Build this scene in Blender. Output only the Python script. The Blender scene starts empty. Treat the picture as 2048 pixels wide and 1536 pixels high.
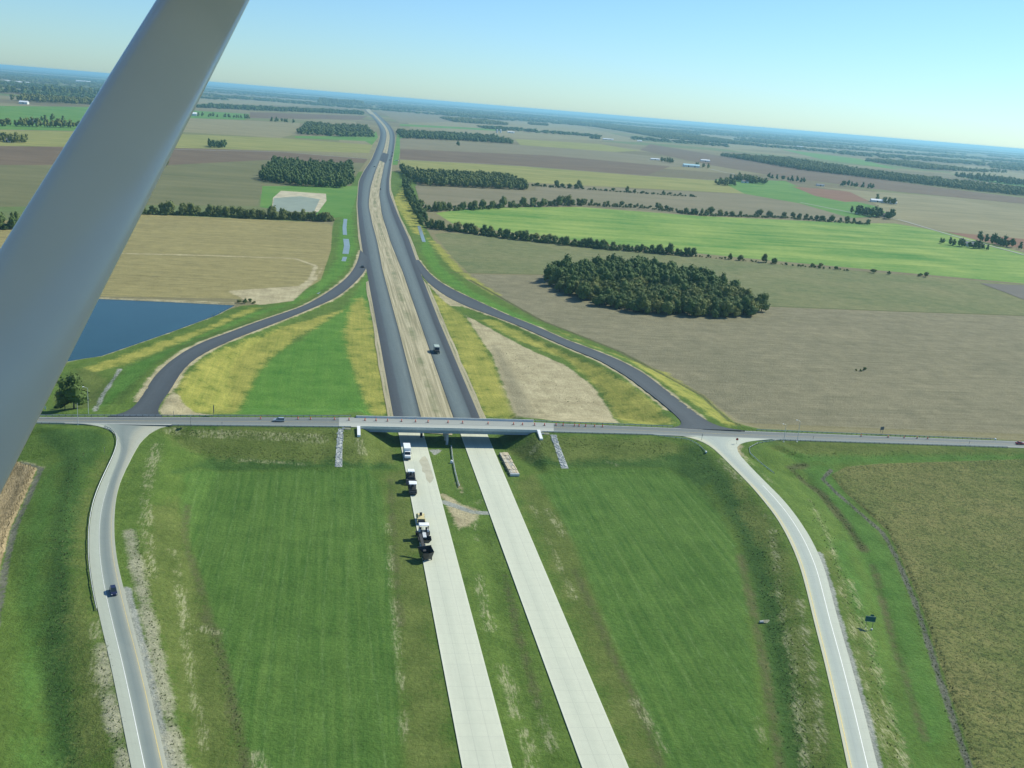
import bpy, bmesh, math, random
import numpy as np
from mathutils import Vector, Matrix

random.seed(7); RNG = np.random.default_rng(7)
scene = bpy.context.scene
COL = scene.collection

# ------------------------------------------------------------------ camera
F = 2000.0; CAMH = 150.0                       # focal length in photo pixels, flying height in metres
ROLL = math.atan2(169, 2048)
PITCH = math.atan((768 - 213.5) * math.cos(ROLL) / F)
_R = np.array([1., 0, 0]); FW = np.array([0, math.cos(PITCH), -math.sin(PITCH)])
_U = np.array([0, math.sin(PITCH), math.cos(PITCH)])
CX = math.cos(ROLL) * _R + math.sin(ROLL) * _U
CU = -math.sin(ROLL) * _R + math.cos(ROLL) * _U
CAM = np.array([0., 0., CAMH])
cd = bpy.data.cameras.new('camera'); cam = bpy.data.objects.new('camera', cd); COL.objects.link(cam)
cd.sensor_width = 36; cd.lens = 36 * F / 2048; cd.clip_start = 0.1; cd.clip_end = 200000
cam.matrix_world = Matrix(((CX[0], CU[0], -FW[0], 0), (CX[1], CU[1], -FW[1], 0), (CX[2], CU[2], -FW[2], CAMH), (0, 0, 0, 1)))
scene.camera = cam

# ------------------------------------------------------------------ sky, sun, exposure
SUNV = Vector((0.95, 0.66, 1.0)).normalized()
SUN_EL = math.asin(SUNV.z); SUN_AZ = math.atan2(SUNV.x, SUNV.y)
w = bpy.data.worlds.new('World'); scene.world = w; w.use_nodes = True
nt = w.node_tree; nt.nodes.clear()
wo = nt.nodes.new('ShaderNodeOutputWorld'); bg = nt.nodes.new('ShaderNodeBackground')
sk = nt.nodes.new('ShaderNodeTexSky'); sk.sky_type = 'NISHITA'; sk.sun_disc = False
sk.sun_elevation = SUN_EL; sk.sun_rotation = SUN_AZ; sk.altitude = 200
sk.air_density = 1.0; sk.dust_density = 0.3; sk.ozone_density = 2.0
bg.inputs[1].default_value = 0.073
SKY_TINT = (0.80, 1.17, 1.50)
tn = nt.nodes.new('ShaderNodeMix'); tn.data_type = 'RGBA'; tn.blend_type = 'MULTIPLY'; tn.inputs[0].default_value = 1
tn.inputs[7].default_value = (*SKY_TINT, 1)
nt.links.new(sk.outputs[0], tn.inputs[6]); nt.links.new(tn.outputs[2], bg.inputs[0]); nt.links.new(bg.outputs[0], wo.inputs[0])
sd_ = bpy.data.lights.new('sun', 'SUN'); sun = bpy.data.objects.new('sun', sd_); COL.objects.link(sun)
sd_.energy = 4.5; sd_.angle = math.radians(0.55); sd_.color = (1.0, 0.975, 0.82)
sun.rotation_euler = SUNV.to_track_quat('Z', 'Y').to_euler()
vs = scene.view_settings; vs.view_transform = 'Standard'; vs.look = 'None'; vs.exposure = 0.38; vs.gamma = 1.0
scene.cycles.max_bounces = 5; scene.cycles.diffuse_bounces = 2; scene.cycles.glossy_bounces = 2
scene.cycles.volume_bounces = 0; scene.cycles.transmission_bounces = 2; scene.cycles.transparent_max_bounces = 8
scene.cycles.use_denoising = True
HAZE_DENSITY = 4.8e-5

# ------------------------------------------------------------------ helpers: pixels to ground
def ray(px, py):
    return FW + CX * (px - 1024) / F - CU * (py - 768) / F
def P(px, py, z=0.0):
    d = ray(px, py); t = (z - CAMH) / d[2]
    return CAM + d * t
def resample(pts, n):
    pts = np.asarray(pts, float); s = np.r_[0, np.cumsum(np.linalg.norm(np.diff(pts, axis=0), axis=1))]
    q = np.linspace(0, s[-1], n)
    return np.stack([np.interp(q, s, pts[:, k]) for k in range(pts.shape[1])], 1)
def smooth(pts, it=2):
    pts = np.asarray(pts, float)
    for _ in range(it):
        q = pts.copy(); q[1:-1] = pts[1:-1] * .5 + (pts[:-2] + pts[2:]) * .25; pts = q
    return pts
def edge(px, zf, n, sm=3):
    """photo edge points -> n smooth 3-D points, height zf(fraction along)"""
    e = smooth(resample(px, n), sm)
    return np.array([P(a, b, zf(i / (n - 1))) for i, (a, b) in enumerate(e)])
def lerp_tab(xs, ys):
    return lambda t: float(np.interp(t, xs, ys))

# ------------------------------------------------------------------ the roads' edges
ZT = 0.28                                        # pavement above flat ground
cw_l = (edge([(793, 845), (925, 1536), (952, 1680)], lambda t: ZT, 40), edge([(841, 845), (856, 898), (1025, 1536), (1063, 1680)], lambda t: ZT, 40))
cw_r = (edge([(913, 845), (932, 898), (1165, 1536), (1218, 1680)], lambda t: ZT, 40), edge([(965, 845), (987, 898), (1258, 1536), (1319, 1680)], lambda t: ZT, 40))
nl_l = [(790.5, 845), (787, 832), (760, 685), (733, 540), (725, 500), (719, 460), (714.5, 409), (718, 361), (729, 340), (743, 320), (757, 285), (761, 272), (760, 258), (750, 240), (738, 228), (729, 219)]
nl_r = [(845, 845), (841.6, 832), (800.6, 671), (765, 539), (754.5, 483), (745, 448), (737, 409), (741, 375), (750, 345), (760, 320), (769, 295), (774, 269), (771, 258), (762, 246), (750, 234), (740, 222.5)]
nr_l = [(910.5, 845), (906.6, 834), (858.7, 699), (805, 542.5), (782.5, 488), (764, 430), (758, 389), (762, 361), (769.5, 325), (776, 300), (780, 275), (778, 262), (769, 248), (757, 236), (745, 224)]
nr_r = [(963, 845), (959.5, 835), (879, 644), (843, 551), (818, 478), (796, 430), (779, 386), (778, 361), (783, 327), (788, 300), (790.5, 275), (788, 262), (778, 248), (764, 236), (751, 224)]
N_ = 150
nw_l = (edge(nl_l, lambda t: ZT, N_), edge(nl_r, lambda t: ZT, N_))
nw_r = (edge(nr_l, lambda t: ZT, N_), edge(nr_r, lambda t: ZT, N_))
# the crossing road on its embankment, far edge and near edge
XP = [-420, 80, 300, 500, 720, 900, 1070, 1300, 1540, 1800, 2048, 2420]
XZ = [3.2, 5.2, 6.5, 7.1, 7.4, 7.45, 7.4, 6.6, 5.5, 4.5, 3.6, 2.6]
zx = lerp_tab(XP, XZ)
def xline(xs, ys):
    f = lerp_tab(xs, ys); q = np.linspace(-420, 2420, 120)
    return np.array([P(a, f(a), zx(a)) for a in q])
cr_far = xline([-420, 80, 300, 720, 1070, 1300, 1540, 2048, 2420], [824, 834.0, 834.2, 835.2, 844.8, 854, 863.6, 883, 897])
cr_near = xline([-420, 80, 300, 720, 1070, 1300, 1540, 2048, 2420], [835, 846.6, 850, 854.4, 863.4, 869.5, 879.5, 896, 911])
sw_l = [(100, 846), (164, 847), (208, 852), (232, 861), (239, 875), (232, 902), (219, 929), (202, 965), (189, 998), (181, 1033), (178, 1066), (178.5, 1121), (187, 1180), (202, 1247), (219, 1318), (236, 1400), (263, 1536), (292, 1680)]
sw_r = [(360, 850), (331, 851), (301, 862), (279, 883), (262.5, 916), (243, 954), (232, 989), (228, 1039), (229, 1080), (234, 1121), (243, 1160), (263, 1239), (284, 1318), (304, 1400), (335, 1536), (372, 1680)]
se_l = [(1340, 869), (1385, 875), (1420, 889), (1457, 926), (1504, 973), (1552, 1032), (1577, 1076), (1598, 1125), (1612, 1175), (1627, 1238), (1649, 1324), (1673, 1427), (1696, 1536), (1730, 1680)]
se_r = [(1545, 878), (1497, 882), (1464, 890), (1483, 915), (1526, 959), (1567, 999), (1597, 1037), (1626, 1083), (1650, 1138), (1674, 1232), (1700, 1321), (1727, 1420), (1756, 1536), (1796, 1680)]
nwr_o = [(215, 833), (250, 825), (270, 813), (287, 788), (307.6, 753), (335, 726), (369, 702), (410, 681.6), (454.5, 666), (512.6, 644), (564, 627), (608, 611.6), (649, 589), (683, 565), (701.5, 548), (715, 526), (721, 500)]
nwr_i = [(325, 834), (312, 826), (319.6, 808), (342, 777), (362, 743), (386, 719), (420, 699), (478.5, 673), (533, 652.6), (581, 634), (632, 613), (671, 596), (698, 576), (718.6, 556), (731, 541), (740, 520)]
ner_i = [(1340, 856), (1371, 850), (1356.5, 835), (1328, 809), (1255, 753), (1200.5, 721), (1146, 699), (1091, 675), (1033, 649), (982, 630), (930.5, 611.6), (893, 593), (862, 570.6), (844, 553), (828, 520)]
ner_o = [(1490, 861), (1446, 855), (1417, 844.5), (1385, 821), (1354, 797), (1289, 746.6), (1241.5, 721), (1187, 699), (1129, 678), (1074, 652.6), (1016, 630), (965, 606.5), (913, 582.5), (879, 564), (858, 547), (838, 520)]
zsw = lerp_tab([0, .12, .3, .6, 1], [6.2, 5.8, 4.6, 2.6, 1.0])
zse = lerp_tab([0, .12, .3, .6, 1], [6.3, 5.8, 4.4, 2.4, 1.0])
znw = lerp_tab([0, .12, .35, .65, 1], [6.3, 6.0, 3.2, .8, ZT])
zne = lerp_tab([0, .12, .35, .65, 1], [6.4, 6.0, 3.4, .8, ZT])
r_sw = (edge(sw_l, zsw, 70), edge(sw_r, zsw, 70))
r_se = (edge(se_l, zse, 70), edge(se_r, zse, 70))
r_nw = (edge(nwr_o, znw, 70), edge(nwr_i, znw, 70))
r_ne = (edge(ner_i, zne, 70), edge(ner_o, zne, 70))

# ------------------------------------------------------------------ height of the land
DEPTH_UNDER = 0.16
corr = []
def add_corr(pair, slope, extra=1.6, step=2):
    c = (pair[0] + pair[1]) / 2; hw = np.linalg.norm((pair[0] - pair[1])[:, :2], axis=1) / 2 + extra
    corr.append((c[::step], hw[::step], slope))
for pr, sl in ((r_sw, 4.0), (r_se, 4.0), (r_nw, 4.0), (r_ne, 4.0)): add_corr(pr, sl)
XC = (cr_far + cr_near) / 2
XHW = np.linalg.norm((cr_far - cr_near)[:, :2], axis=1) / 2 + 1.8
BL = P(721, 846, 7.4); BR = P(1066, 853.5, 7.4)         # the two ends of the bridge, on the road's axis
AX = (BR - BL)[:2]; AX /= np.linalg.norm(AX); PX = np.array([-AX[1], AX[0]])
BLEN = float(np.linalg.norm((BR - BL)[:2]))
DITCH = [  # soft ditches: polyline in the photo, half width (m), depth (m)
    ([(1390, 905), (1450, 970), (1505, 1060), (1540, 1180), (1565, 1330), (1590, 1536), (1610, 1680)], 6.5, 1.1),
    ([(1590, 940), (1640, 990), (1690, 1060), (1725, 1110), (1760, 1200), (1800, 1330)], 3.0, 0.8),
    ([(150, 900), (140, 1000), (125, 1120), (112, 1260), (120, 1400), (130, 1560)], 6.0, 0.9),
    ([(960, 1060), (990, 1180), (1030, 1340), (1085, 1536), (1120, 1680)], 4.0, 0.7),
]
DITCHW = [(np.array([P(a, b)[:2] for a, b in d]), hw, dp) for d, hw, dp in DITCH]
def seg_dist(x, y, a, b):
    d = b - a; L2 = d[0] * d[0] + d[1] * d[1] + 1e-9
    t = np.clip(((x - a[0]) * d[0] + (y - a[1]) * d[1]) / L2, 0, 1)
    return np.hypot(x - a[0] - t * d[0], y - a[1] - t * d[1]), t
def line_dist(x, y, pts):
    best = np.full(np.shape(x), 1e9)
    for i in range(len(pts) - 1):
        best = np.minimum(best, seg_dist(x, y, pts[i], pts[i + 1])[0])
    return best
cuts = []
def add_cut(pair, extra=1.2, step=2, sl=2.2):
    c = (pair[0] + pair[1]) / 2; hw = np.linalg.norm((pair[0] - pair[1])[:, :2], axis=1) / 2 + extra
    cuts.append((c[::step], hw[::step], sl))
for pr in (r_sw, r_se, r_nw, r_ne, cw_l, cw_r): add_cut(pr)
add_cut((nw_l[0][:26], nw_l[1][:26]), 1.2, 1); add_cut((nw_r[0][:26], nw_r[1][:26]), 1.2, 1)
s_ = (XC[:, :2] - BL[:2]) @ AX
for sel in (s_ < 0, s_ > BLEN):
    cuts.append((XC[sel], XHW[sel], 2.2))
def H(x, y):
    x = np.asarray(x, float); y = np.asarray(y, float)
    h = np.zeros(x.shape)
    near = (x > -420) & (x < 520) & (y > 120) & (y < 1000)
    if not near.any(): return h
    xs, ys = x[near], y[near]; hh = np.zeros(xs.shape)
    for dl, hw, dp in DITCHW:
        d = line_dist(xs, ys, dl); hh -= dp * np.exp(-(d / hw) ** 2)
    for c, hw, sl in corr:
        for i in range(len(c) - 1):
            d, t = seg_dist(xs, ys, c[i, :2], c[i + 1, :2])
            z = c[i, 2] + (c[i + 1, 2] - c[i, 2]) * t; wd = hw[i] + (hw[i + 1] - hw[i]) * t
            hh = np.maximum(hh, z - DEPTH_UNDER - np.maximum(0, d - wd) / sl)
    s = (xs - BL[0]) * AX[0] + (ys - BL[1]) * AX[1]
    drop = np.maximum(0, np.minimum(s - 1.0, BLEN - 1.0 - s)) / 1.9
    for i in range(0, len(XC) - 3, 3):
        d, t = seg_dist(xs, ys, XC[i, :2], XC[i + 3, :2])
        z = XC[i, 2] + (XC[i + 3, 2] - XC[i, 2]) * t; wd = XHW[i] + (XHW[i + 3] - XHW[i]) * t
        hh = np.maximum(hh, z - DEPTH_UNDER - np.maximum(0, d - wd) / 5.0 - drop)
    # pavements cut into whatever slope they cross
    for c, hw, sl in cuts:
        for i in range(len(c) - 1):
            d, t = seg_dist(xs, ys, c[i, :2], c[i + 1, :2])
            z = c[i, 2] + (c[i + 1, 2] - c[i, 2]) * t; wd = hw[i] + (hw[i + 1] - hw[i]) * t
            hh = np.minimum(hh, z - DEPTH_UNDER + np.maximum(0, d - wd) / sl)
    h[near] = hh
    return h
def G(px, py):
    """where a photo pixel meets the land (relief included)"""
    d = ray(px, py)
    if d[2] > -1e-4: raise ValueError('above the horizon')
    t0 = (9.0 - CAMH) / d[2]; t1 = (-2.5 - CAMH) / d[2]
    p1 = CAM + d * t1
    if p1[1] > 1080 or abs(p1[0]) > 700: return P(px, py, 0)
    q = np.linspace(t0, t1, 160); pts = CAM[None] + q[:, None] * d[None]
    g = pts[:, 2] - H(pts[:, 0], pts[:, 1])
    k = np.argmax(g < 0)
    if k == 0: return P(px, py, 0)
    f = g[k - 1] / (g[k - 1] - g[k]); t = q[k - 1] + (q[k] - q[k - 1]) * f
    return CAM + d * t
def GL(pl): return np.array([G(a, b) for a, b in pl])
def Z(x, y): return float(H(np.array([x]), np.array([y]))[0])

# ------------------------------------------------------------------ materials
MATS = {}
def new_mat(name):
    m = bpy.data.materials.new(name); m.use_nodes = True; n = m.node_tree
    return m, n, n.nodes['Principled BSDF']
def noise(n, scale, detail=3, vec=None, rough=.6):
    t = n.nodes.new('ShaderNodeTexNoise'); t.inputs['Scale'].default_value = scale; t.inputs['Detail'].default_value = detail
    t.inputs['Roughness'].default_value = rough
    if vec is not None: n.links.new(vec, t.inputs['Vector'])
    return t.outputs['Fac']
def mapping(n, src, rz=0, sc=(1, 1, 1)):
    m = n.nodes.new('ShaderNodeMapping'); m.vector_type = 'POINT'
    m.inputs['Rotation'].default_value = (0, 0, rz); m.inputs['Scale'].default_value = sc
    n.links.new(src, m.inputs['Vector']); return m.outputs[0]
def math_(n, op, a, b=None, c=None, clamp=False):
    m = n.nodes.new('ShaderNodeMath'); m.operation = op; m.use_clamp = clamp
    for i, v in enumerate((a, b, c)):
        if v is None: continue
        if isinstance(v, (int, float)): m.inputs[i].default_value = v
        else: n.links.new(v, m.inputs[i])
    return m.outputs[0]
def mixc(n, fac, a, b):
    m = n.nodes.new('ShaderNodeMix'); m.data_type = 'RGBA'; m.clamp_factor = True
    for i, v in ((0, fac), (6, a), (7, b)):
        if isinstance(v, (int, float)): m.inputs[i].default_value = v
        elif isinstance(v, (tuple, list)): m.inputs[i].default_value = (*v[:3], 1)
        else: n.links.new(v, m.inputs[i])
    return m.outputs[2]
def ramp(n, fac, lo, hi):
    m = n.nodes.new('ShaderNodeMapRange'); m.clamp = True
    n.links.new(fac, m.inputs[0]); m.inputs[1].default_value = lo; m.inputs[2].default_value = hi
    return m.outputs[0]
def bump(n, h, strength, dist, bsdf):
    b = n.nodes.new('ShaderNodeBump'); b.inputs['Strength'].default_value = strength; b.inputs['Distance'].default_value = dist
    n.links.new(h, b.inputs['Height']); n.links.new(b.outputs[0], bsdf.inputs['Normal'])
def simple(name, col, rough=.6, metal=0., var=.12, scale=2.0, spec=.5):
    """painted / plain surface with a little mottling"""
    if name in MATS: return MATS[name]
    m, n, b = new_mat(name)
    tc = n.nodes.new('ShaderNodeTexCoord')
    f = noise(n, scale, 4, tc.outputs['Object'])
    c0 = tuple(max(0, v * (1 - var)) for v in col); c1 = tuple(min(1, v * (1 + var)) for v in col)
    n.links.new(mixc(n, ramp(n, f, .3, .7), c0, c1), b.inputs['Base Color'])
    b.inputs['Roughness'].default_value = rough; b.inputs['Metallic'].default_value = metal
    b.inputs['Specular IOR Level'].default_value = spec
    MATS[name] = m; return m
M_white = simple('white_paint', (.78, .79, .78), .4)
M_black = simple('black_paint', (.028, .030, .032), .4)
M_dark = simple('dark_steel', (.035, .038, .042), .5, .3)
M_rubber = simple('tyre_rubber', (.015, .015, .015), .9)
M_glass = simple('vehicle_glass', (.02, .03, .035), .08, 0, .05)
M_galv = simple('galvanised_steel', (.58, .60, .60), .5, .15)
M_galvd = simple('weathered_post', (.16, .16, .15), .7)
M_conc = simple('bridge_concrete', (.40, .42, .42), .8, 0, .1, .8)
M_concw = simple('pale_concrete', (.62, .63, .58), .8, 0, .1, .8)
M_girder = simple('girder_paint', (.23, .30, .34), .6, 0, .1, .5)
M_orange = simple('orange_plastic', (.75, .10, .02), .5)
M_red = simple('red_paint', (.35, .03, .03), .35)
M_yellow = simple('machine_yellow', (.62, .53, .26), .5)
M_silver = simple('silver_paint', (.42, .46, .50), .3, .4)
M_navy = simple('dark_blue_paint', (.02, .024, .06), .25)
M_teal = simple('sign_teal', (.01, .10, .10), .5)
M_signback = simple('sign_back', (.12, .14, .15), .5, .4)
M_wood = simple('timber', (.50, .43, .30), .8, 0, .25, 1.5)
M_woodd = simple('timber_grey', (.42, .40, .33), .85, 0, .25, 1.5)
M_chrome = simple('bright_steel', (.6, .62, .63), .25, .9)
M_lamp = simple('lamp_lens', (.7, .7, .65), .2)
M_tail = simple('tail_lens', (.4, .02, .02), .3)
M_roofr = simple('roof_shingle_brown', (.14, .10, .08), .8)
M_roofg = simple('roof_shingle_grey', (.20, .22, .23), .8)
M_roofw = simple('roof_sheet_white', (.80, .82, .82), .4)
M_roofb = simple('roof_sheet_blue', (.42, .62, .66), .4)
M_wallw = simple('siding_white', (.72, .72, .68), .7)
M_wallr = simple('barn_red', (.30, .07, .05), .8)
M_brick = simple('brick_wall', (.28, .15, .11), .9)
M_ston = simple('riprap', (.40, .42, .40), .9, 0, .3, 1.2)
M_bark = simple('bark', (.075, .055, .04), .9)

# ------------------------------------------------------------------ object helpers
def mesh_obj(name, verts, faces, mat, parent=None, uv=None, smooth_=False):
    me = bpy.data.meshes.new(name); me.from_pydata([tuple(map(float, v)) for v in verts], [], [tuple(map(int, f)) for f in faces])
    if uv is not None:
        l = me.uv_layers.new(name='UVMap'); vi = np.empty(len(me.loops), np.int32); me.loops.foreach_get('vertex_index', vi)
        l.data.foreach_set('uv', np.asarray(uv, np.float32)[vi].ravel())
    me.materials.append(mat)
    if smooth_: me.polygons.foreach_set('use_smooth', [True] * len(me.polygons))
    o = bpy.data.objects.new(name, me); COL.objects.link(o)
    if parent: o.parent = parent
    return o
def np_mesh(name, V, Fq, mat, smooth_=False):
    """fast path: V (n,3), Fq (m,3 or 4)"""
    me = bpy.data.meshes.new(name); V = np.asarray(V, np.float32); Fq = np.asarray(Fq, np.int32); k = Fq.shape[1]
    me.vertices.add(len(V)); me.vertices.foreach_set('co', V.ravel())
    me.loops.add(Fq.size); me.loops.foreach_set('vertex_index', Fq.ravel())
    me.polygons.add(len(Fq)); me.polygons.foreach_set('loop_start', np.arange(0, Fq.size, k, dtype=np.int32))
    try: me.polygons.foreach_set('loop_total', np.full(len(Fq), k, np.int32))
    except Exception: pass
    me.update(calc_edges=True); me.validate()
    if smooth_: me.polygons.foreach_set('use_smooth', np.ones(len(Fq), bool))
    if mat: me.materials.append(mat)
    return me
def tag(o, label=None, cat=None, group=None, kind=None):
    if label: o['label'] = label
    if cat: o['category'] = cat
    if group: o['group'] = group
    if kind: o['kind'] = kind
    return o
def thing(name, label, cat, loc=(0, 0, 0), rz=0, group=None):
    o = bpy.data.objects.new(name, None); COL.objects.link(o); o.empty_display_size = .3
    o.location = tuple(map(float, loc)); o.rotation_euler = (0, 0, rz)
    return tag(o, label, cat, group)
class MB:
    def __init__(s): s.v = []; s.f = []
    def add(s, v, f):
        k = len(s.v); s.v += [tuple(p) for p in v]; s.f += [tuple(i + k for i in q) for q in f]; return s
    def box(s, x0, x1, y0, y1, z0, z1, tx=0., ty=0.):
        v = [(x0, y0, z0), (x1, y0, z0), (x1, y1, z0), (x0, y1, z0), (x0 + tx, y0 + ty, z1), (x1 - tx, y0 + ty, z1), (x1 - tx, y1 - ty, z1), (x0 + tx, y1 - ty, z1)]
        return s.add(v, [(3, 2, 1, 0), (4, 5, 6, 7), (0, 1, 5, 4), (1, 2, 6, 5), (2, 3, 7, 6), (3, 0, 4, 7)])
    def tube(s, a, b, r, n=10, r2=None):
        a = Vector(a); b = Vector(b); d = (b - a).normalized(); r2 = r if r2 is None else r2
        u = d.orthogonal().normalized(); w_ = d.cross(u); v = []
        for c, rr in ((a, r), (b, r2)):
            for i in range(n):
                t = 2 * math.pi * i / n; v.append(c + u * math.cos(t) * rr + w_ * math.sin(t) * rr)
        f = [(i, (i + 1) % n, n + (i + 1) % n, n + i) for i in range(n)] + [tuple(range(n))[::-1], tuple(range(n, 2 * n))]
        return s.add(v, f)
    def prism(s, prof, x0, x1, inset=0.):
        """side outline (y, z) swept across x; inset narrows the upper edge slightly"""
        n = len(prof); zs = [p[1] for p in prof]; lo, hi = min(zs), max(zs)
        k = lambda z: inset * (z - lo) / (hi - lo + 1e-9)
        v = [(x0 + k(z), y, z) for y, z in prof] + [(x1 - k(z), y, z) for y, z in prof]
        f = [tuple(range(n)), tuple(range(2 * n - 1, n - 1, -1))] + [(i, n + i, n + (i + 1) % n, (i + 1) % n) for i in range(n)]
        return s.add(v, f)
    def lathe(s, prof, n=12, c=(0, 0, 0)):
        v = []; f = []
        for r, z in prof:
            for i in range(n):
                t = 2 * math.pi * i / n; v.append((c[0] + r * math.cos(t), c[1] + r * math.sin(t), c[2] + z))
        for j in range(len(prof) - 1):
            for i in range(n): f.append((j * n + i, j * n + (i + 1) % n, (j + 1) * n + (i + 1) % n, (j + 1) * n + i))
        f += [tuple(range(n))[::-1], tuple(range((len(prof) - 1) * n, len(prof) * n))]
        return s.add(v, f)
    def build(s, name, mat, parent=None, bev=0.):
        me = bpy.data.meshes.new(name); bm = bmesh.new()
        vs_ = [bm.verts.new(p) for p in s.v]
        for f in s.f:
            try: bm.faces.new([vs_[i] for i in f])
            except ValueError: pass
        bmesh.ops.recalc_face_normals(bm, faces=bm.faces)
        if bev: bmesh.ops.bevel(bm, geom=list(bm.edges), offset=bev, segments=1, affect='EDGES', clamp_overlap=True)
        bm.to_mesh(me); bm.free(); me.materials.append(mat)
        o = bpy.data.objects.new(name, me); COL.objects.link(o)
        if parent: o.parent = parent
        return o
def part(name, mat, parent, fn, bev=0.):
    m = MB(); fn(m); return m.build(name, mat, parent, bev)
def copy_tree(o, parent=None):
    c = o.copy(); COL.objects.link(c); c.parent = parent
    for ch in list(o.children): copy_tree(ch, c)
    return c
# ------------------------------------------------------------------ the ground: one sheet, coloured by what grows on it
def grow(start, step, end, g=1.25):
    out = []; p = start; s = step
    while abs(p) < end or len(out) == 0:
        s *= g; p = p + s; out.append(p)
        if abs(s) > end: break
    return out
FAR = 75000.0
gx = np.array(sorted([*np.arange(-330, 480.1, 1.5)] + grow(480, 1.5, FAR) + grow(-330, -1.5, FAR)))
gy = np.array(sorted([*np.arange(150, 1000.1, 1.5)] + grow(1000.5, 1.5, FAR) + grow(150, -1.5, FAR)))
nx, ny = len(gx), len(gy)
GXX, GYY = np.meshgrid(gx, gy); GX = GXX.ravel(); GY = GYY.ravel()
GZ = H(GX, GY)
def sd_poly(pts, lim=40.):
    pts = np.asarray(pts)[:, :2]; out = np.full(GX.shape, -lim)
    lo = pts.min(0) - lim; hi = pts.max(0) + lim
    m = (GX > lo[0]) & (GX < hi[0]) & (GY > lo[1]) & (GY < hi[1])
    x, y = GX[m], GY[m]; ins = np.zeros(x.shape, bool); best = np.full(x.shape, 1e9); n = len(pts)
    for i in range(n):
        a, b = pts[i], pts[(i + 1) % n]
        c = ((a[1] > y) != (b[1] > y)); xi = (b[0] - a[0]) * (y - a[1]) / (b[1] - a[1] + 1e-12) + a[0]
        ins ^= c & (x < xi)
        best = np.minimum(best, seg_dist(x, y, a, b)[0])
    out[m] = np.clip(np.where(ins, best, -best), -lim, lim); return out
def sd_line(pts, hw, lim=40.):
    pts = np.asarray(pts)[:, :2]; out = np.full(GX.shape, -lim)
    lo = pts.min(0) - lim; hi = pts.max(0) + lim
    m = (GX > lo[0]) & (GX < hi[0]) & (GY > lo[1]) & (GY < hi[1])
    out[m] = np.clip(hw - line_dist(GX[m], GY[m], pts), -lim, lim); return out
CLS = {}
def area(cls, px): s = sd_poly(GL(px)); CLS[cls] = np.maximum(CLS[cls], s) if cls in CLS else s
def strip(cls, px, width): s = sd_line(GL(px), width / 2); CLS[cls] = np.maximum(CLS[cls], s) if cls in CLS else s
def along(cls, e, width, i0=0, i1=None): s = sd_line(e[i0:i1], width / 2); CLS[cls] = np.maximum(CLS[cls], s) if cls in CLS else s

# right of way: mown grass
area('verge', [(-400, 850), (60, 780), (150, 715), (480, 612), (560, 605), (640, 560), (655, 500), (668, 440), (690, 380), (700, 345), (830, 345), (842, 440), (880, 500), (935, 560), (1080, 640), (1230, 700), (1400, 790), (1490, 851), (2048, 882), (2500, 905), (2600, 1700), (-600, 1700)])
area('field_tan', [(-900, 452), (60, 440), (285, 428), (665, 446), (662, 500), (642, 560), (575, 600), (505, 598), (190, 592), (-900, 585)])
area('field_olive', [(862, 461), (1000, 474), (1200, 496), (1500, 524), (2048, 569), (2700, 625), (2700, 655), (2048, 632), (1530, 613), (1300, 575), (1090, 549), (937, 546), (905, 515)])
area('field_brown', [(940, 549), (1080, 551), (1300, 578), (1530, 614), (2048, 633), (2700, 657), (2700, 900), (2048, 868), (1500, 846), (1475, 842), (1410, 790), (1240, 702), (1085, 643), (985, 588)])
# bright new grass
area('bright', [(190, 822), (225, 765), (255, 735), (380, 682), (520, 628), (590, 606), (650, 578), (690, 545), (712, 500), (706, 440), (712, 385), (690, 395), (682, 440), (672, 520), (640, 565), (580, 605), (500, 628), (380, 680)])
area('bright', [(455, 827), (500, 770), (540, 715), (600, 680), (700, 605), (735, 545), (745, 640), (700, 700), (725, 790), (750, 832), (600, 832)])
area('bright', [(850, 470), (880, 530), (940, 580), (1080, 650), (1060, 655), (930, 590), (870, 550), (840, 500)])
area('southgrass', [(1610, 930), (1660, 925), (1700, 1010), (1780, 1100), (1830, 1230), (1900, 1450), (1870, 1536), (1830, 1480), (1770, 1250), (1700, 1070)])
area('southgrass', [(1660, 1090), (1690, 1080), (1730, 1180), (1740, 1260), (1800, 1400), (1850, 1560), (1800, 1560), (1740, 1350), (1690, 1200)])
area('southgrass', [(60, 1060), (90, 960), (110, 930), (105, 1000), (85, 1150), (70, 1350), (75, 1560), (40, 1560), (45, 1200)])
area('southgrass', [(1560, 905), (2048, 905), (2300, 912), (2048, 917), (1700, 928), (1600, 925)])
# the dark lush slopes and ditches
strip('lush', [(1380, 895), (1440, 960), (1500, 1055), (1535, 1180), (1562, 1330), (1588, 1536), (1610, 1680)], 9)
strip('lush', [(1600, 925), (1680, 1000), (1750, 1085), (1800, 1200)], 5)
strip('lush', [(150, 900), (140, 1000), (125, 1120), (112, 1260), (120, 1400), (130, 1560)], 9)
area('lush', [(80, 857), (200, 860), (215, 875), (190, 935), (150, 930), (90, 890)])
area('lush', [(1090, 900), (1330, 898), (1400, 915), (1440, 960), (1400, 975), (1340, 938), (1080, 940), (1030, 915)])
area('lush', [(430, 905), (690, 905), (760, 915), (800, 940), (700, 936), (400, 936), (350, 945)])
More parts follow.
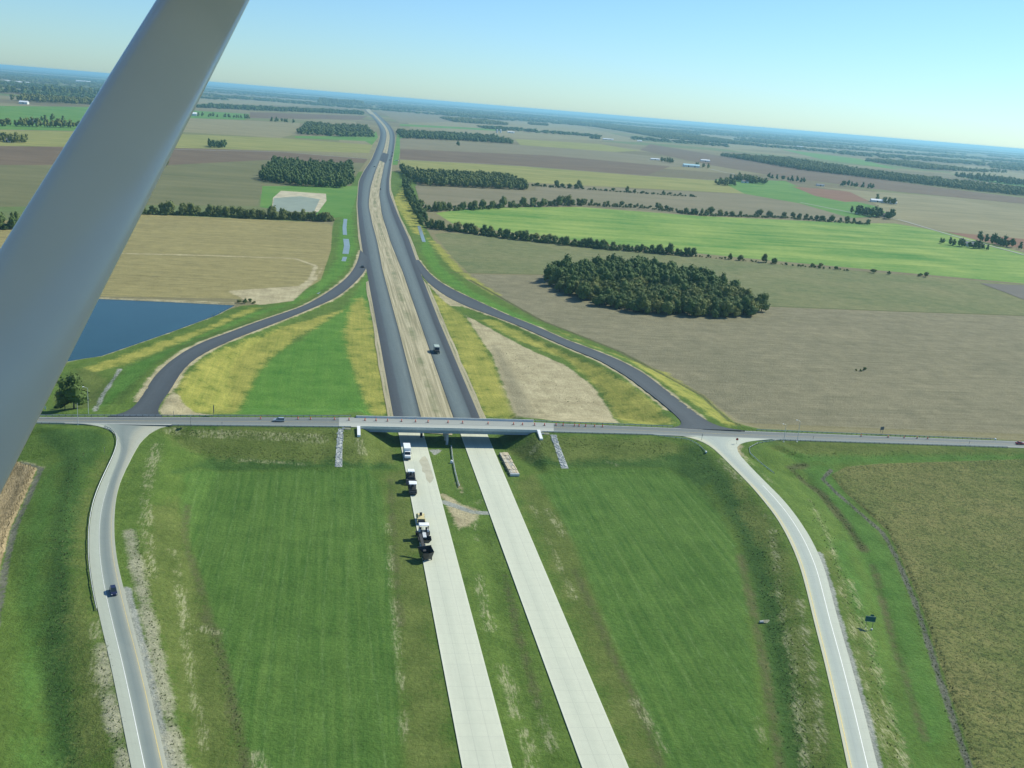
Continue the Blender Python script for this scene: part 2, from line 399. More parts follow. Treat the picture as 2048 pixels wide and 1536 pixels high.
# olive-brown, older grass on the slopes
area('olive', [(330, 856), (720, 858), (790, 895), (790, 925), (690, 925), (480, 920), (350, 890)])
area('olive', [(1075, 870), (1340, 880), (1375, 895), (1300, 915), (1130, 925), (1040, 920), (1020, 905)])
area('olive', [(1460, 940), (1520, 1010), (1570, 1100), (1600, 1220), (1640, 1420), (1665, 1560), (1630, 1560), (1590, 1350), (1560, 1200), (1530, 1100), (1480, 1010)])
area('olive', [(770, 945), (810, 935), (850, 1130), (915, 1536), (810, 1560), (795, 1250), (778, 1050)])
area('olive', [(1640, 1110), (1660, 1100), (1720, 1240), (1790, 1450), (1815, 1560), (1775, 1560), (1730, 1380), (1690, 1240)])
area('olive', [(205, 905), (225, 920), (190, 1000), (178, 1090), (190, 1230), (215, 1330), (240, 1536), (160, 1536), (140, 1300), (150, 1100), (175, 980)])
area('olive', [(1030, 960), (1070, 945), (1150, 1080), (1230, 1300), (1330, 1536), (1270, 1560), (1180, 1320), (1095, 1110)])
area('olive', [(300, 1010), (360, 1000), (390, 1130), (440, 1300), (495, 1536), (380, 1560), (330, 1330), (270, 1130)])
area('olive', [(1545, 880), (2048, 899), (2300, 908), (2048, 908), (1600, 905), (1550, 900)])
area('olive', [(110, 800), (150, 735), (190, 740), (215, 760), (190, 815), (110, 822)])
# mown meadow inside the ramps
area('mow', [(372, 950), (400, 937), (690, 936), (740, 942), (762, 975), (775, 1080), (792, 1280), (805, 1560), (505, 1560), (445, 1310), (395, 1130), (362, 1010)])
area('mow', [(1075, 950), (1100, 940), (1335, 936), (1380, 958), (1430, 1005), (1472, 1090), (1492, 1180), (1508, 1330), (1525, 1560), (1340, 1560), (1235, 1300), (1150, 1085)])
# weeds turned yellow
area('yellow', [(345, 795), (372, 748), (430, 703), (560, 657), (690, 618), (640, 648), (570, 690), (515, 740), (487, 800), (472, 826), (420, 829), (362, 818)])
area('yellow', [(688, 672), (702, 610), (725, 592), (746, 660), (767, 760), (777, 826), (748, 832), (718, 765), (697, 705)])
area('yellow', [(862, 580), (935, 640), (980, 710), (1015, 790), (1045, 832), (972, 833), (930, 740), (890, 645)])
area('yellow', [(985, 637), (1090, 690), (1200, 735), (1290, 790), (1345, 846), (1250, 846), (1205, 782), (1140, 722), (1040, 682), (960, 640)])
area('yellow', [(1110, 660), (1200, 697), (1330, 745), (1420, 803), (1480, 850), (1455, 852), (1400, 815), (1340, 775), (1250, 717)])
area('yellow', [(175, 735), (300, 692), (420, 652), (500, 615), (520, 616), (400, 668), (250, 728), (190, 742)])
area('yellow', [(850, 470), (880, 490), (930, 545), (1000, 590), (985, 590), (900, 535)])
area('yellow', [(785, 400), (815, 360), (830, 420), (850, 470), (830, 470)])
# bare, dried earth
area('dirt', [(930, 630), (985, 660), (1060, 700), (1130, 730), (1185, 772), (1215, 815), (1240, 846), (1110, 842), (1035, 832), (1012, 782), (985, 712), (955, 668)])
area('dirt', [(846, 556), (925, 612), (900, 612), (875, 590)])
area('dirt', [(318, 826), (328, 800), (348, 782), (372, 812), (425, 830), (330, 832)])
area('dirt', [(455, 582), (600, 572), (640, 545), (646, 530), (632, 560), (585, 602), (520, 610), (490, 600)])
strip('dirt', [(150, 509), (250, 507), (420, 511), (590, 517), (632, 532), (620, 560), (570, 595)], 3.2)
strip('dirt', [(150, 594), (330, 600), (470, 606)], 2.6)
along('dirt', r_nw[0], 4.5, 8); along('dirt', r_nw[1], 3.5, 8)
along('dirt', r_ne[0], 4.2, 8, 64); along('dirt', r_ne[1], 2.8, 8)
strip('dirt', [(885, 990), (915, 1012), (950, 1020), (930, 1050), (915, 1020)], 3.5)
area('dirt', [(895, 1012), (945, 1015), (935, 1045), (920, 1062), (905, 1040)])
strip('dirt', [(915, 965), (925, 985)], 2)
strip('sandy', [(258, 1062), (268, 1110), (284, 1180), (304, 1270), (327, 1380), (355, 1520), (372, 1600)], 3.4)
strip('sandy', [(200, 1290), (212, 1350), (226, 1430), (246, 1530), (262, 1600)], 3.0)
area('dirt', [(1455, 893), (1475, 886), (1490, 893), (1478, 900), (1492, 915), (1480, 912)])
# brown soil strips, dark ditch bottoms, and one slope's shade as colour
strip('soil', [(405, 1230), (430, 1260), (455, 1360), (480, 1480), (495, 1560)], 2.2)
strip('soil', [(375, 1010), (370, 1080), (400, 1170), (420, 1240)], 1.6)
strip('soil', [(1480, 1110), (1510, 1240), (1530, 1340), (1560, 1536)], 2.4)
strip('soil', [(1150, 1140), (1220, 1300), (1290, 1440), (1330, 1560)], 2.0)
strip('soil', [(1582, 937), (1610, 930)], 4)
strip('soil', [(1582, 937), (1640, 985), (1690, 1045), (1727, 1100)], 3.2)
strip('soil', [(780, 960), (790, 1100), (800, 1250)], 1.4)
strip('soil', [(1010, 1150), (1040, 1280), (1080, 1420)], 1.6)
strip('soil', [(1745, 1130), (1790, 1300), (1850, 1480)], 1.6)
strip('soil', [(1530, 612), (1780, 622), (2048, 631), (2500, 648)], 3)
strip('soil', [(900, 545), (1085, 549)], 2.5)
strip('soil', [(940, 560), (1080, 640), (1240, 703), (1405, 793), (1478, 850)], 2.8)
area('shaded_bank', [(985, 690), (1000, 700), (1050, 790), (1075, 838), (1040, 834), (1012, 782)])  # darker earth tone painted in for the shade on this slope
# grey gravel: crossover, drains, track beside the crops
strip('gravel', [(884, 1003), (910, 1012), (945, 1024), (975, 1026)], 3.2)
area('gravel', [(857, 899), (885, 899), (870, 910)])
along('gravel', r_sw[1], 4.0, 30); along('gravel', r_se[1], 3.0, 26)
strip('track', [(1662, 940), (1645, 958), (1672, 985), (1765, 1065), (1790, 1110), (1830, 1205), (1880, 1360), (1938, 1536), (1985, 1680)], 1.9)
strip('dirt', [(40, 924), (82, 937)], 1.2)
strip('track', [(40, 925), (82, 938), (55, 1000), (28, 1060), (10, 1140), (-10, 1260)], 2.0)
strip('gravel', [(240, 738), (205, 790), (190, 822)], 2.0)
# crops
area('bean', [(1662, 950), (1690, 934), (1760, 928), (2048, 919), (2600, 905), (2700, 1750), (2030, 1750), (1948, 1536), (1890, 1360), (1838, 1200), (1800, 1115), (1775, 1062), (1690, 985)])
area('corn', [(-500, 935), (30, 924), (74, 939), (48, 1000), (20, 1060), (0, 1140), (-30, 1300), (-500, 1300)])
# pale straw, blown in streaks
for ln, wd in (([(1675, 1150), (1697, 1225), (1712, 1300), (1735, 1380), (1765, 1480), (1790, 1570)], 2.2), ([(1700, 1165), (1722, 1225), (1738, 1290), (1762, 1370), (1795, 1480), (1815, 1560)], 2.6),
               ([(1545, 1060), (1560, 1200), (1590, 1360), (1612, 1536)], 2.0), ([(1600, 1200), (1630, 1380), (1645, 1500)], 1.8), ([(1620, 1000), (1660, 1080), (1680, 1140)], 1.5),
               ([(315, 890), (300, 940), (290, 1010), (295, 1080), (300, 1150)], 4.0), 
               ([(200, 1250), (205, 1330), (212, 1380)], 5.5), ([(345, 1100), (365, 1200), (380, 1350), (410, 1500)], 2.0),
               ([(775, 1050), (785, 1180), (800, 1350), (810, 1480)], 1.4), ([(955, 1150), (965, 1200), (980, 1260)], 2.6), ([(1005, 1335), (1022, 1380), (1035, 1430)], 3.2),
               ([(1050, 1465), (1065, 1540)], 3.0), ([(1095, 1020), (1115, 1050), (1125, 1070)], 3.0), ([(1065, 1010), (1110, 1110), (1150, 1200)], 1.2), ([(1270, 1400), (1330, 1500)], 2.2), ([(1075, 1400), (1105, 1500)], 2.2),
               ([(370, 1250), (435, 1262)], 3.0), ([(1085, 880), (1065, 905)], 2.4), ([(720, 880), (725, 905)], 3.2), ([(350, 862), (520, 872), (640, 878)], 7.0), ([(480, 920), (560, 925), (610, 929)], 2.0),
               ([(1480, 905), (1500, 925), (1545, 965)], 2.0), ([(1440, 920), (1480, 960)], 3.0), ([(1215, 925), (1230, 930)], 3.0), ([(1530, 1030), (1545, 1036)], 1.6), ([(960, 1000), (945, 1030), (955, 1080)], 1.2),
               ([(1515, 1440), (1530, 1500)], 2.0), ([(510, 1510), (530, 1560)], 3.0)):
    strip('straw', ln, wd)
ORDER = ['verge', 'field_tan', 'field_olive', 'field_brown', 'lush', 'bright', 'southgrass', 'olive', 'mow', 'yellow', 'dirt', 'shaded_bank', 'soil', 'gravel', 'track', 'sandy', 'straw', 'bean', 'corn']
GZ = GZ + np.clip(CLS['bean'] / 1.0, 0, 1) * .7 + np.clip(CLS['corn'] / 1.0, 0, 1) * 1.5
# pond beds dip below the water
POND = [(-260, 590), (150, 594), (330, 602), (470, 609), (430, 630), (340, 663), (250, 694), (200, 711), (165, 716), (60, 735), (-260, 770)]
POND2 = [(541, 398), (560, 383), (655, 389), (655, 400), (640, 425), (545, 425)]
pw = GL(POND); pw2 = GL(POND2)
GZ = GZ - np.clip((sd_poly(pw) + 1.5) / 5.0, 0, 1) * 2.0
CLS['dirt'] = np.maximum(CLS['dirt'], np.minimum(sd_poly(pw) + 1.5, 40))
I = np.arange(nx * ny).reshape(ny, nx)
quads = np.stack([I[:-1, :-1], I[:-1, 1:], I[1:, 1:], I[1:, :-1]], -1).reshape(-1, 4)
gme = np_mesh('ground', np.stack([GX, GY, GZ], 1), quads, None, True)
for c in ORDER:
    a = gme.attributes.new('c_' + c, 'FLOAT', 'POINT'); a.data.foreach_set('value', CLS[c].astype(np.float32))
ground = bpy.data.objects.new('ground', gme); COL.objects.link(ground); tag(ground, kind='structure')

gm, n, b = new_mat('land'); gme.materials.append(gm)
geo = n.nodes.new('ShaderNodeNewGeometry'); pos = geo.outputs['Position']
HWY = math.radians(10.6)                                             # the highway's heading
hv = mapping(n, pos, -HWY); 
n_big = noise(n, .012, 3, pos); n_mid = noise(n, .09, 4, pos, .65); n_fine = noise(n, .9, 3, pos, .7)
n_sh = noise(n, 1.0, 3, mapping(n, hv, 0, (.55, .018, 1)), .6)       # streaks along the highway
n_sx = noise(n, 1.0, 3, mapping(n, hv, 0, (.012, .35, 1)), .6)       # streaks along the crossing road
n_str = noise(n, 1.0, 3, mapping(n, hv, 0, (1.3, .22, 1)), .75); n_tex = noise(n, .75, 4, pos, .8)
n_wrp = noise(n, .006, 0, pos)
n_edge = math_(n, 'SUBTRACT', math_(n, 'ADD', n_mid, math_(n, 'MULTIPLY', n_fine, .7)), .85)
# far farmland: a patchwork of big fields
cell = mapping(n, hv, 0, (1 / 760., 1 / 520., 0)); wn = n.nodes.new('ShaderNodeTexVoronoi'); wn.distance = 'CHEBYCHEV'; wn.inputs['Scale'].default_value = 1; wn.inputs['Randomness'].default_value = .75
n.links.new(cell, wn.inputs['Vector']); sep = n.nodes.new('ShaderNodeSeparateColor'); n.links.new(wn.outputs['Color'], sep.inputs[0])
cr = n.nodes.new('ShaderNodeValToRGB'); cr.color_ramp.interpolation = 'CONSTANT'
els = [(0, (.17, .15, .085)), (.22, (.21, .19, .10)), (.42, (.13, .11, .065)), (.55, (.14, .165, .06)), (.68, (.23, .215, .115)), (.8, (.09, .16, .045)), (.9, (.16, .145, .08))]
for i, (p_, c_) in enumerate(els):
    e = cr.color_ramp.elements[i] if i < 2 else cr.color_ramp.elements.new(p_)
    e.position = p_; e.color = (*c_, 1)
n.links.new(sep.outputs[0], cr.inputs[0])
far_n = noise(n, .004, 4, mapping(n, hv, 0, (.35, 1.2, 1)))
col = mixc(n, ramp(n, far_n, .25, .8), cr.outputs[0], (.17, .155, .08))
LAY = {  # colour pair, mix of the noises (big, mid, fine, streak along highway, streak along road), edge raggedness (m), softness (m)
    'verge': ((.056, .114, .019), (.116, .172, .036), (.6, .7, .5, .5, 0), 2.0, 2.0),
    'field_tan': ((.170, .152, .068), (.31, .27, .115), (.2, .2, .25, 0, .9), .8, .8),
    'field_olive': ((.105, .140, .055), (.195, .190, .090), (.7, .5, .3, 0, .4), .8, 1.0),
    'field_brown': ((.138, .134, .080), (.235, .212, .130), (.4, .4, .3, 0, .7), .8, 1.0),
    'lush': ((.032, .080, .016), (.064, .120, .028), (.2, .7, .7, .2, 0), 6.0, 4.0),
    'bright': ((.056, .160, .022), (.110, .210, .038), (.3, .6, .4, .5, 0), 6.0, 5.0),
    'southgrass': ((.048, .128, .020), (.092, .170, .036), (.3, .6, .4, .5, 0), 7.0, 6.0),
    'olive': ((.066, .106, .021), (.128, .158, .042), (.3, .7, .7, .3, 0), 7.0, 5.0),
    'mow': ((.044, .106, .018), (.098, .170, .036), (.4, .3, .35, 1.0, 0), 3.0, 2.5),
    'yellow': ((.150, .190, .034), (.34, .315, .075), (.5, .8, .4, .6, 0), 6.0, 4.0),
    'dirt': ((.265, .230, .130), (.46, .405, .25), (.3, .7, .5, .4, 0), 2.4, 1.6),
    'shaded_bank': ((.16, .145, .085), (.30, .27, .17), (.2, .6, .6, .3, 0), 3.5, 6.0),
    'soil': ((.060, .082, .026), (.104, .114, .044), (.2, .6, .6, .1, 0), 2.2, 2.0),
    'gravel': ((.19, .21, .185), (.32, .33, .28), (.1, .6, .8, 0, 0), 1.2, .8),
    'track': ((.070, .080, .060), (.14, .145, .105), (.1, .6, .8, 0, 0), .8, .6),
    'sandy': ((.22, .225, .145), (.35, .335, .235), (.2, .5, .8, .2, 0), 2.2, 1.8),
    'straw': ((.17, .19, .09), (.33, .325, .19), (.2, .5, .6, .4, 0), 2.4, 1.4),
    'bean': ((.078, .125, .026), (.190, .176, .066), (1.1, .6, .6, .3, 0), .7, .5),
    'corn': ((.15, .12, .06), (.38, .30, .17), (.1, .3, .6, 1.0, 0), .4, .4),
}
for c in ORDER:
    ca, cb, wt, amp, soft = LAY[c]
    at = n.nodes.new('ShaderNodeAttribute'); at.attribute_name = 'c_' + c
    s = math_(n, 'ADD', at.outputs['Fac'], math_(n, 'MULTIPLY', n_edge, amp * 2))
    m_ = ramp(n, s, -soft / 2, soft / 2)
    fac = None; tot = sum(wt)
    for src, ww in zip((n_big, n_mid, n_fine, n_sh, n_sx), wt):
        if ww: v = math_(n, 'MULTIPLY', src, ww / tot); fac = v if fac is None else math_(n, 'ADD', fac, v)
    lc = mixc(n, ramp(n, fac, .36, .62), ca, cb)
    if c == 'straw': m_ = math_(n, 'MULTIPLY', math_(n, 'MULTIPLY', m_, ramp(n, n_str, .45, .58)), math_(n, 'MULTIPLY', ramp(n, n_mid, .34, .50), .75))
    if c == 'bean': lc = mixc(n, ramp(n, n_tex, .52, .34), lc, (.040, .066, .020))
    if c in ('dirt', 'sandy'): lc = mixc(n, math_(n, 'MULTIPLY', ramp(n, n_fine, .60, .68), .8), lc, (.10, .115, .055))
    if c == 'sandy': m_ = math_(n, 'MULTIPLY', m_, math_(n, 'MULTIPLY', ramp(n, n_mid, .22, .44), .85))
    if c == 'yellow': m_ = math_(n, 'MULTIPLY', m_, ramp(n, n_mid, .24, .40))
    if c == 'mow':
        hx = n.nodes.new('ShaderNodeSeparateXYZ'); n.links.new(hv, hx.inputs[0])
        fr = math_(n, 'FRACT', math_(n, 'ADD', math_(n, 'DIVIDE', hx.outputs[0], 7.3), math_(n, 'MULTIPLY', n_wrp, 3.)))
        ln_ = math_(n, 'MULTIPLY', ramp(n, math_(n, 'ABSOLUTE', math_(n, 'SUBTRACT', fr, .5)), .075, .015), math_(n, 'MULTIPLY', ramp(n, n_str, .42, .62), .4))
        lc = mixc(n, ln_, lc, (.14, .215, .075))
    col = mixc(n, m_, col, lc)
tx = math_(n, 'ADD', math_(n, 'MULTIPLY', n_tex, .8), math_(n, 'ADD', math_(n, 'MULTIPLY', n_mid, .35), math_(n, 'MULTIPLY', n_str, .25)))
mr = n.nodes.new('ShaderNodeMapRange'); n.links.new(tx, mr.inputs[0]); mr.inputs[1].default_value = .42; mr.inputs[2].default_value = .98; mr.inputs[3].default_value = .62; mr.inputs[4].default_value = 1.42
vm = n.nodes.new('ShaderNodeVectorMath'); vm.operation = 'SCALE'; n.links.new(col, vm.inputs[0]); n.links.new(mr.outputs[0], vm.inputs['Scale'])
n.links.new(vm.outputs[0], b.inputs['Base Color']); b.inputs['Roughness'].default_value = .95; b.inputs['Specular IOR Level'].default_value = .1
bump(n, n_tex, .8, .7, b)

# ------------------------------------------------------------------ water
def flat(name, pts, z, mat, kind='structure', **kw):
    bm = bmesh.new(); vs_ = [bm.verts.new((p[0], p[1], z)) for p in pts]; f = bm.faces.new(vs_)
    if f.normal.z < 0: f.normal_flip()
    bmesh.ops.triangulate(bm, faces=bm.faces)
    me = bpy.data.meshes.new(name); bm.to_mesh(me); bm.free(); me.materials.append(mat)
    o = bpy.data.objects.new(name, me); COL.objects.link(o); return tag(o, kind=kind, **kw)
def water_mat(name, col, rough=.12):
    m, n, b = new_mat(name); g = n.nodes.new('ShaderNodeNewGeometry')
    f = noise(n, .05, 3, g.outputs['Position'])
    n.links.new(mixc(n, ramp(n, f, .3, .7), tuple(v * .88 for v in col), tuple(v * 1.1 for v in col)), b.inputs['Base Color'])
    b.inputs['Roughness'].default_value = rough; b.inputs['IOR'].default_value = 1.33
    bump(n, noise(n, .9, 3, g.outputs['Position']), .25, .2, b); return m
M_water = water_mat('pond_water', (.014, .046, .048), .22); M_water2 = water_mat('murky_water', (.25, .28, .20), .4)
M_water2.node_tree.nodes['Principled BSDF'].inputs['Specular IOR Level'].default_value = .12
FM_bank = simple('pond_bank_earth', (.40, .36, .24), .95, 0, .3, .06)
def struct(o, label=None): return tag(o, label=label, kind='structure')
def inset(pts, d):
    c = pts.mean(0); v = pts - c; L = np.linalg.norm(v[:, :2], axis=1, keepdims=True); return c + v * (1 - d / L)
flat('pond', inset(pw, -1.2), -.55, M_water)
struct(flat('pond_bank', [P(a, c) for a, c in ((543, 424), (546, 396), (562, 382), (652, 388), (653, 402), (636, 425))], .40, FM_bank))
flat('pond', [P(a, c) for a, c in ((544, 424), (548, 397), (600, 393), (640, 399), (628, 424))], .48, M_water2)

# ------------------------------------------------------------------ pavement
def ribbon(name, Le, Re, mat, cols=5, skirt=.5, parent=None, dz=0., u0=0., u1=1., jag=0.):
    n_ = len(Le); V = []; UV = []; Fc = []
    s = np.r_[0, np.cumsum(np.linalg.norm(np.diff((Le + Re) / 2, axis=0), axis=1))]
    us = [0.] + list(np.linspace(0, 1, cols)) + [1.]
    for i in range(n_):
        for k, u in enumerate(us):
            q = Le[i] * (1 - (u0 + (u1 - u0) * u)) + Re[i] * (u0 + (u1 - u0) * u)
            z = q[2] + dz - (skirt if k in (0, len(us) - 1) else 0)
            V.append((q[0], q[1], z)); UV.append((u, s[i]))
    m = len(us)
    for i in range(n_ - 1):
        for k in range(m - 1): a = i * m + k; Fc.append((a, a + 1, a + m + 1, a + m))
    o = mesh_obj(name, V, Fc, mat, parent, UV)
    me = o.data; bm = bmesh.new(); bm.from_mesh(me); bmesh.ops.recalc_face_normals(bm, faces=bm.faces)
    if sum(f.normal.z for f in bm.faces) < 0: bmesh.ops.reverse_faces(bm, faces=bm.faces)
    bm.to_mesh(me); bm.free(); return o
def paving(name, bands, joint=0., rough=.85, wear=.1, wheel=0.):
    """bands: list of (u, colour) across the road; joint: slab joints every so many metres"""
    m, n, b = new_mat(name); uv = n.nodes.new('ShaderNodeUVMap'); sp = n.nodes.new('ShaderNodeSeparateXYZ'); n.links.new(uv.outputs[0], sp.inputs[0])
    g = n.nodes.new('ShaderNodeNewGeometry'); ps = g.outputs['Position']
    cb = n.nodes.new('ShaderNodeCombineXYZ'); n.links.new(math_(n, 'MULTIPLY', sp.outputs[0], 9.), cb.inputs[0]); n.links.new(math_(n, 'MULTIPLY', sp.outputs[1], .03), cb.inputs[1])
    lo = noise(n, 1.2, 4, cb.outputs[0], .6)
    uu = math_(n, 'ADD', sp.outputs[0], math_(n, 'MULTIPLY', math_(n, 'SUBTRACT', lo, .5), .03))
    r = n.nodes.new('ShaderNodeValToRGB'); els = r.color_ramp.elements
    for i, (p_, c_) in enumerate(bands):
        e = els[i] if i < 2 else els.new(p_)
        e.position = p_; e.color = (*c_, 1)
    n.links.new(uu, r.inputs[0]); col = r.outputs[0]
    f = math_(n, 'ADD', math_(n, 'MULTIPLY', lo, .6), math_(n, 'MULTIPLY', noise(n, .35, 5, ps, .65), .5))
    mul = n.nodes.new('ShaderNodeMapRange'); n.links.new(f, mul.inputs[0]); mul.inputs[1].default_value = .3; mul.inputs[2].default_value = .8; mul.inputs[3].default_value = 1 - wear; mul.inputs[4].default_value = 1 + wear
    vm = n.nodes.new('ShaderNodeVectorMath'); vm.operation = 'SCALE'; n.links.new(col, vm.inputs[0]); n.links.new(mul.outputs[0], vm.inputs['Scale']); col = vm.outputs[0]
    if joint:
        fr = math_(n, 'FRACT', math_(n, 'DIVIDE', sp.outputs[1], joint)); j = math_(n, 'LESS_THAN', fr, .12 / joint)
        cell = math_(n, 'FLOOR', math_(n, 'DIVIDE', sp.outputs[1], joint * 3)); wn = n.nodes.new('ShaderNodeTexWhiteNoise'); wn.noise_dimensions = '1D'; n.links.new(cell, wn.inputs['W'])
        col = mixc(n, math_(n, 'MULTIPLY', j, .25), col, (.2, .2, .18))
        col = mixc(n, math_(n, 'MULTIPLY', wn.outputs[0], .10), col, (.36, .37, .32))
        for uj in ((.36, .66) if joint < 5 else (.34, .67)):
            jj = math_(n, 'LESS_THAN', math_(n, 'ABSOLUTE', math_(n, 'SUBTRACT', sp.outputs[0], uj)), .006)
            col = mixc(n, math_(n, 'MULTIPLY', jj, .28), col, (.22, .22, .2))
    n.links.new(col, b.inputs['Base Color']); b.inputs['Roughness'].default_value = rough; b.inputs['Specular IOR Level'].default_value = .3
    bump(n, noise(n, 6, 3, ps), .2, .03, b); return m
C1 = (.47, .49, .385); C2 = (.515, .53, .415)
M_cw = paving('new_concrete', [(0, (.60, .61, .48)), (.05, C2), (.4, C1), (.6, C2), (.95, C2), (1, (.60, .61, .48))], 5.5, .8, .07)
M_ramp = paving('ramp_concrete', [(0, (.36, .385, .31)), (.33, (.38, .41, .33)), (.44, (.21, .245, .22)), (.58, (.17, .205, .19)), (.72, (.205, .235, .21)), (.85, (.34, .34, .265)), (1, (.38, .39, .31))], 4.6, .8, .08)
M_ramp2 = paving('ramp_concrete_pale', [(0, (.47, .46, .33)), (.14, (.45, .46, .345)), (.24, (.35, .39, .335)), (.4, (.335, .375, .335)), (.58, (.37, .405, .35)), (.68, (.43, .455, .375)), (1, (.45, .475, .385))], 4.6, .8, .08)
AD = (.040, .047, .052); AL = (.105, .135, .135); AM = (.075, .096, .098)
M_aspL = paving('asphalt_left', [(0, AD), (.33, (.058, .070, .078)), (.38, (.08, .105, .108)), (.6, AL), (.82, (.125, .155, .150)), (.94, AM), (1, (.02, .025, .025))], 0, .75, .16)
M_aspR = paving('asphalt_right', [(0, (.02, .025, .025)), (.05, AM), (.2, AL), (.42, (.12, .152, .148)), (.6, (.09, .115, .118)), (.66, AM), (.70, AD), (1, (.058, .068, .075))], 0, .75, .16)
M_aspN = paving('asphalt_ramp', [(0, (.05, .06, .064)), (.3, (.066, .078, .084)), (.6, (.06, .072, .078)), (1, (.05, .058, .062))], 0, .75, .16)
M_cross = paving('crossroad_asphalt', [(0, (.10, .112, .108)), (.2, (.13, .147, .142)), (.45, (.15, .168, .16)), (.5, (.11, .123, .118)), (.55, (.16, .178, .168)), (.82, (.18, .198, .186)), (.9, (.26, .28, .25)), (1, (.19, .204, .186))], 0, .8, .1)
M_earth, n, b = new_mat('bare_earth')
g = n.nodes.new('ShaderNodeNewGeometry'); ps = g.outputs['Position']; uv = n.nodes.new('ShaderNodeUVMap'); sp = n.nodes.new('ShaderNodeSeparateXYZ'); n.links.new(uv.outputs[0], sp.inputs[0])
cb = n.nodes.new('ShaderNodeCombineXYZ'); n.links.new(math_(n, 'MULTIPLY', sp.outputs[0], 14.), cb.inputs[0]); n.links.new(math_(n, 'MULTIPLY', sp.outputs[1], .010), cb.inputs[1])
f1 = noise(n, 1., 4, cb.outputs[0], .65); f2 = noise(n, .4, 4, ps, .7)
cc = mixc(n, ramp(n, f1, .36, .64), (.20, .18, .095), (.44, .39, .25)); cc = mixc(n, ramp(n, f2, .58, .72), cc, (.20, .17, .09)); ctr = math_(n, 'MULTIPLY', ramp(n, math_(n, 'ABSOLUTE', math_(n, 'SUBTRACT', sp.outputs[0], .52)), .20, .05), ramp(n, noise(n, .03, 4, ps, .7), .42, .62)); cc = mixc(n, math_(n, 'MULTIPLY', ctr, .75), cc, (.115, .135, .05))
n.links.new(cc, b.inputs['Base Color']); b.inputs['Roughness'].default_value = .95; bump(n, f2, .5, .3, b)

M_spill = simple('spilled_earth', (.40, .385, .28), .95, 0, .15, .25)
# bare earth beside and between the new lanes, its edges ragged
def offset(edge_, other, d, jag=0.):
    v = edge_ - other; v[:, 2] = 0; v /= np.linalg.norm(v, axis=1, keepdims=True)
    k = np.interp(np.linspace(0, 1, len(edge_)), np.linspace(0, 1, 60), RNG.normal(0, 1, 60))
    return edge_ + v * (d + jag * k[:, None])
def dense(e, n): return resample(e, n)
eL = dense(offset(nw_l[0], nw_l[1], 3.2, .5), 400); eR = dense(offset(nw_r[1], nw_r[0], 3.4, .5), 400)
for e in (eL, eR): e[:, 2] = .20
struct(ribbon('bare_earth_verge', eL, dense(nw_l[0], 400) * [1, 1, 0] + [0, 0, .20], M_earth, 3, .1))
struct(ribbon('bare_earth_verge', dense(nw_r[1], 400) * [1, 1, 0] + [0, 0, .20], eR, M_earth, 3, .1))
mL = dense(nw_l[1], 400); mR = dense(nw_r[0], 400)
# match the two sides of the median by distance along the highway
def by_y(e, ys): return np.stack([np.interp(ys, e[:, 1], e[:, 0]), ys, np.full(len(ys), .22)], 1)
ys = np.r_[np.linspace(444, 1500, 260), np.geomspace(1510, min(mL[-1, 1], mR[-1, 1]), 140)]
struct(ribbon('earth_median', by_y(mL, ys), by_y(mR, ys), M_earth, 9, .1))
road_l = struct(ribbon('highway', *cw_l, M_cw)); road_r = struct(ribbon('highway', *cw_r, M_cw))
struct(ribbon('highway', *nw_l, M_aspL)); struct(ribbon('highway', *nw_r, M_aspR))
struct(flat('dirt_spill', [P(a + random.uniform(-1.5, 1.5), c + random.uniform(-2, 2), 0) for a, c in ((838, 925), (844, 917), (850, 914), (857, 921), (861, 932), (864, 943), (868, 955), (866, 964), (859, 966), (852, 960), (849, 950), (843, 945), (845, 936))], ZT + .012, M_spill))
# median crossing far up the new road
struct(flat('crossover', [P(759, 321), P(772, 327), P(778, 309), P(766, 305)], .30, M_aspN))
rs = struct(ribbon('ramp', *r_sw, M_ramp)); rse = struct(ribbon('ramp', *r_se, M_ramp2))
struct(ribbon('ramp', *r_nw, M_aspN, dz=.012)); struct(ribbon('ramp', *r_ne, M_aspN, dz=.012))
crd = struct(ribbon('crossroad', cr_far, cr_near, M_cross, dz=.05))
M_linew = simple('line_white', (.78, .79, .74), .7); M_liney = simple('line_yellow', (.62, .50, .20), .7)
def stripe(pair, u, width, mat, par, i0=0, i1=None, dz=.02):
    a, c = pair[0][i0:i1], pair[1][i0:i1]; wdt = np.linalg.norm((a - c)[:, :2], axis=1, keepdims=True)
    p = a * (1 - u) + c * u; d = (c - a) / wdt
    o = ribbon('line_marking', p - d * width / 2, p + d * width / 2, mat, 2, .0, par, dz); return o
stripe(r_sw, .37, .22, M_linew, rs, 16); stripe(r_sw, .86, .22, M_liney, rs, 18)
stripe(r_se, .66, .22, M_linew, rse, 14); stripe(r_se, .12, .25, M_liney, rse, 14)
stripe((cr_far, cr_near), .93, .22, M_linew, crd, 2, 34, .07); stripe((cr_far, cr_near), .5, .16, M_liney, crd, 2, -2, .07); stripe((cr_far, cr_near), .08, .2, M_linew, crd, 2, -2, .07)
# pale concrete aprons where the ramps meet the crossing road
struct(flat('concrete_apron', [p * [1, 1, 0] + [0, 0, 0] for p in (P(150, 846.4, 5.75), P(330, 846.8, 6.5), P(345, 851, 6.45), P(300, 857, 6.2), P(240, 857, 6.0), P(208, 851, 5.9))], 0, M_concw)) if False else None

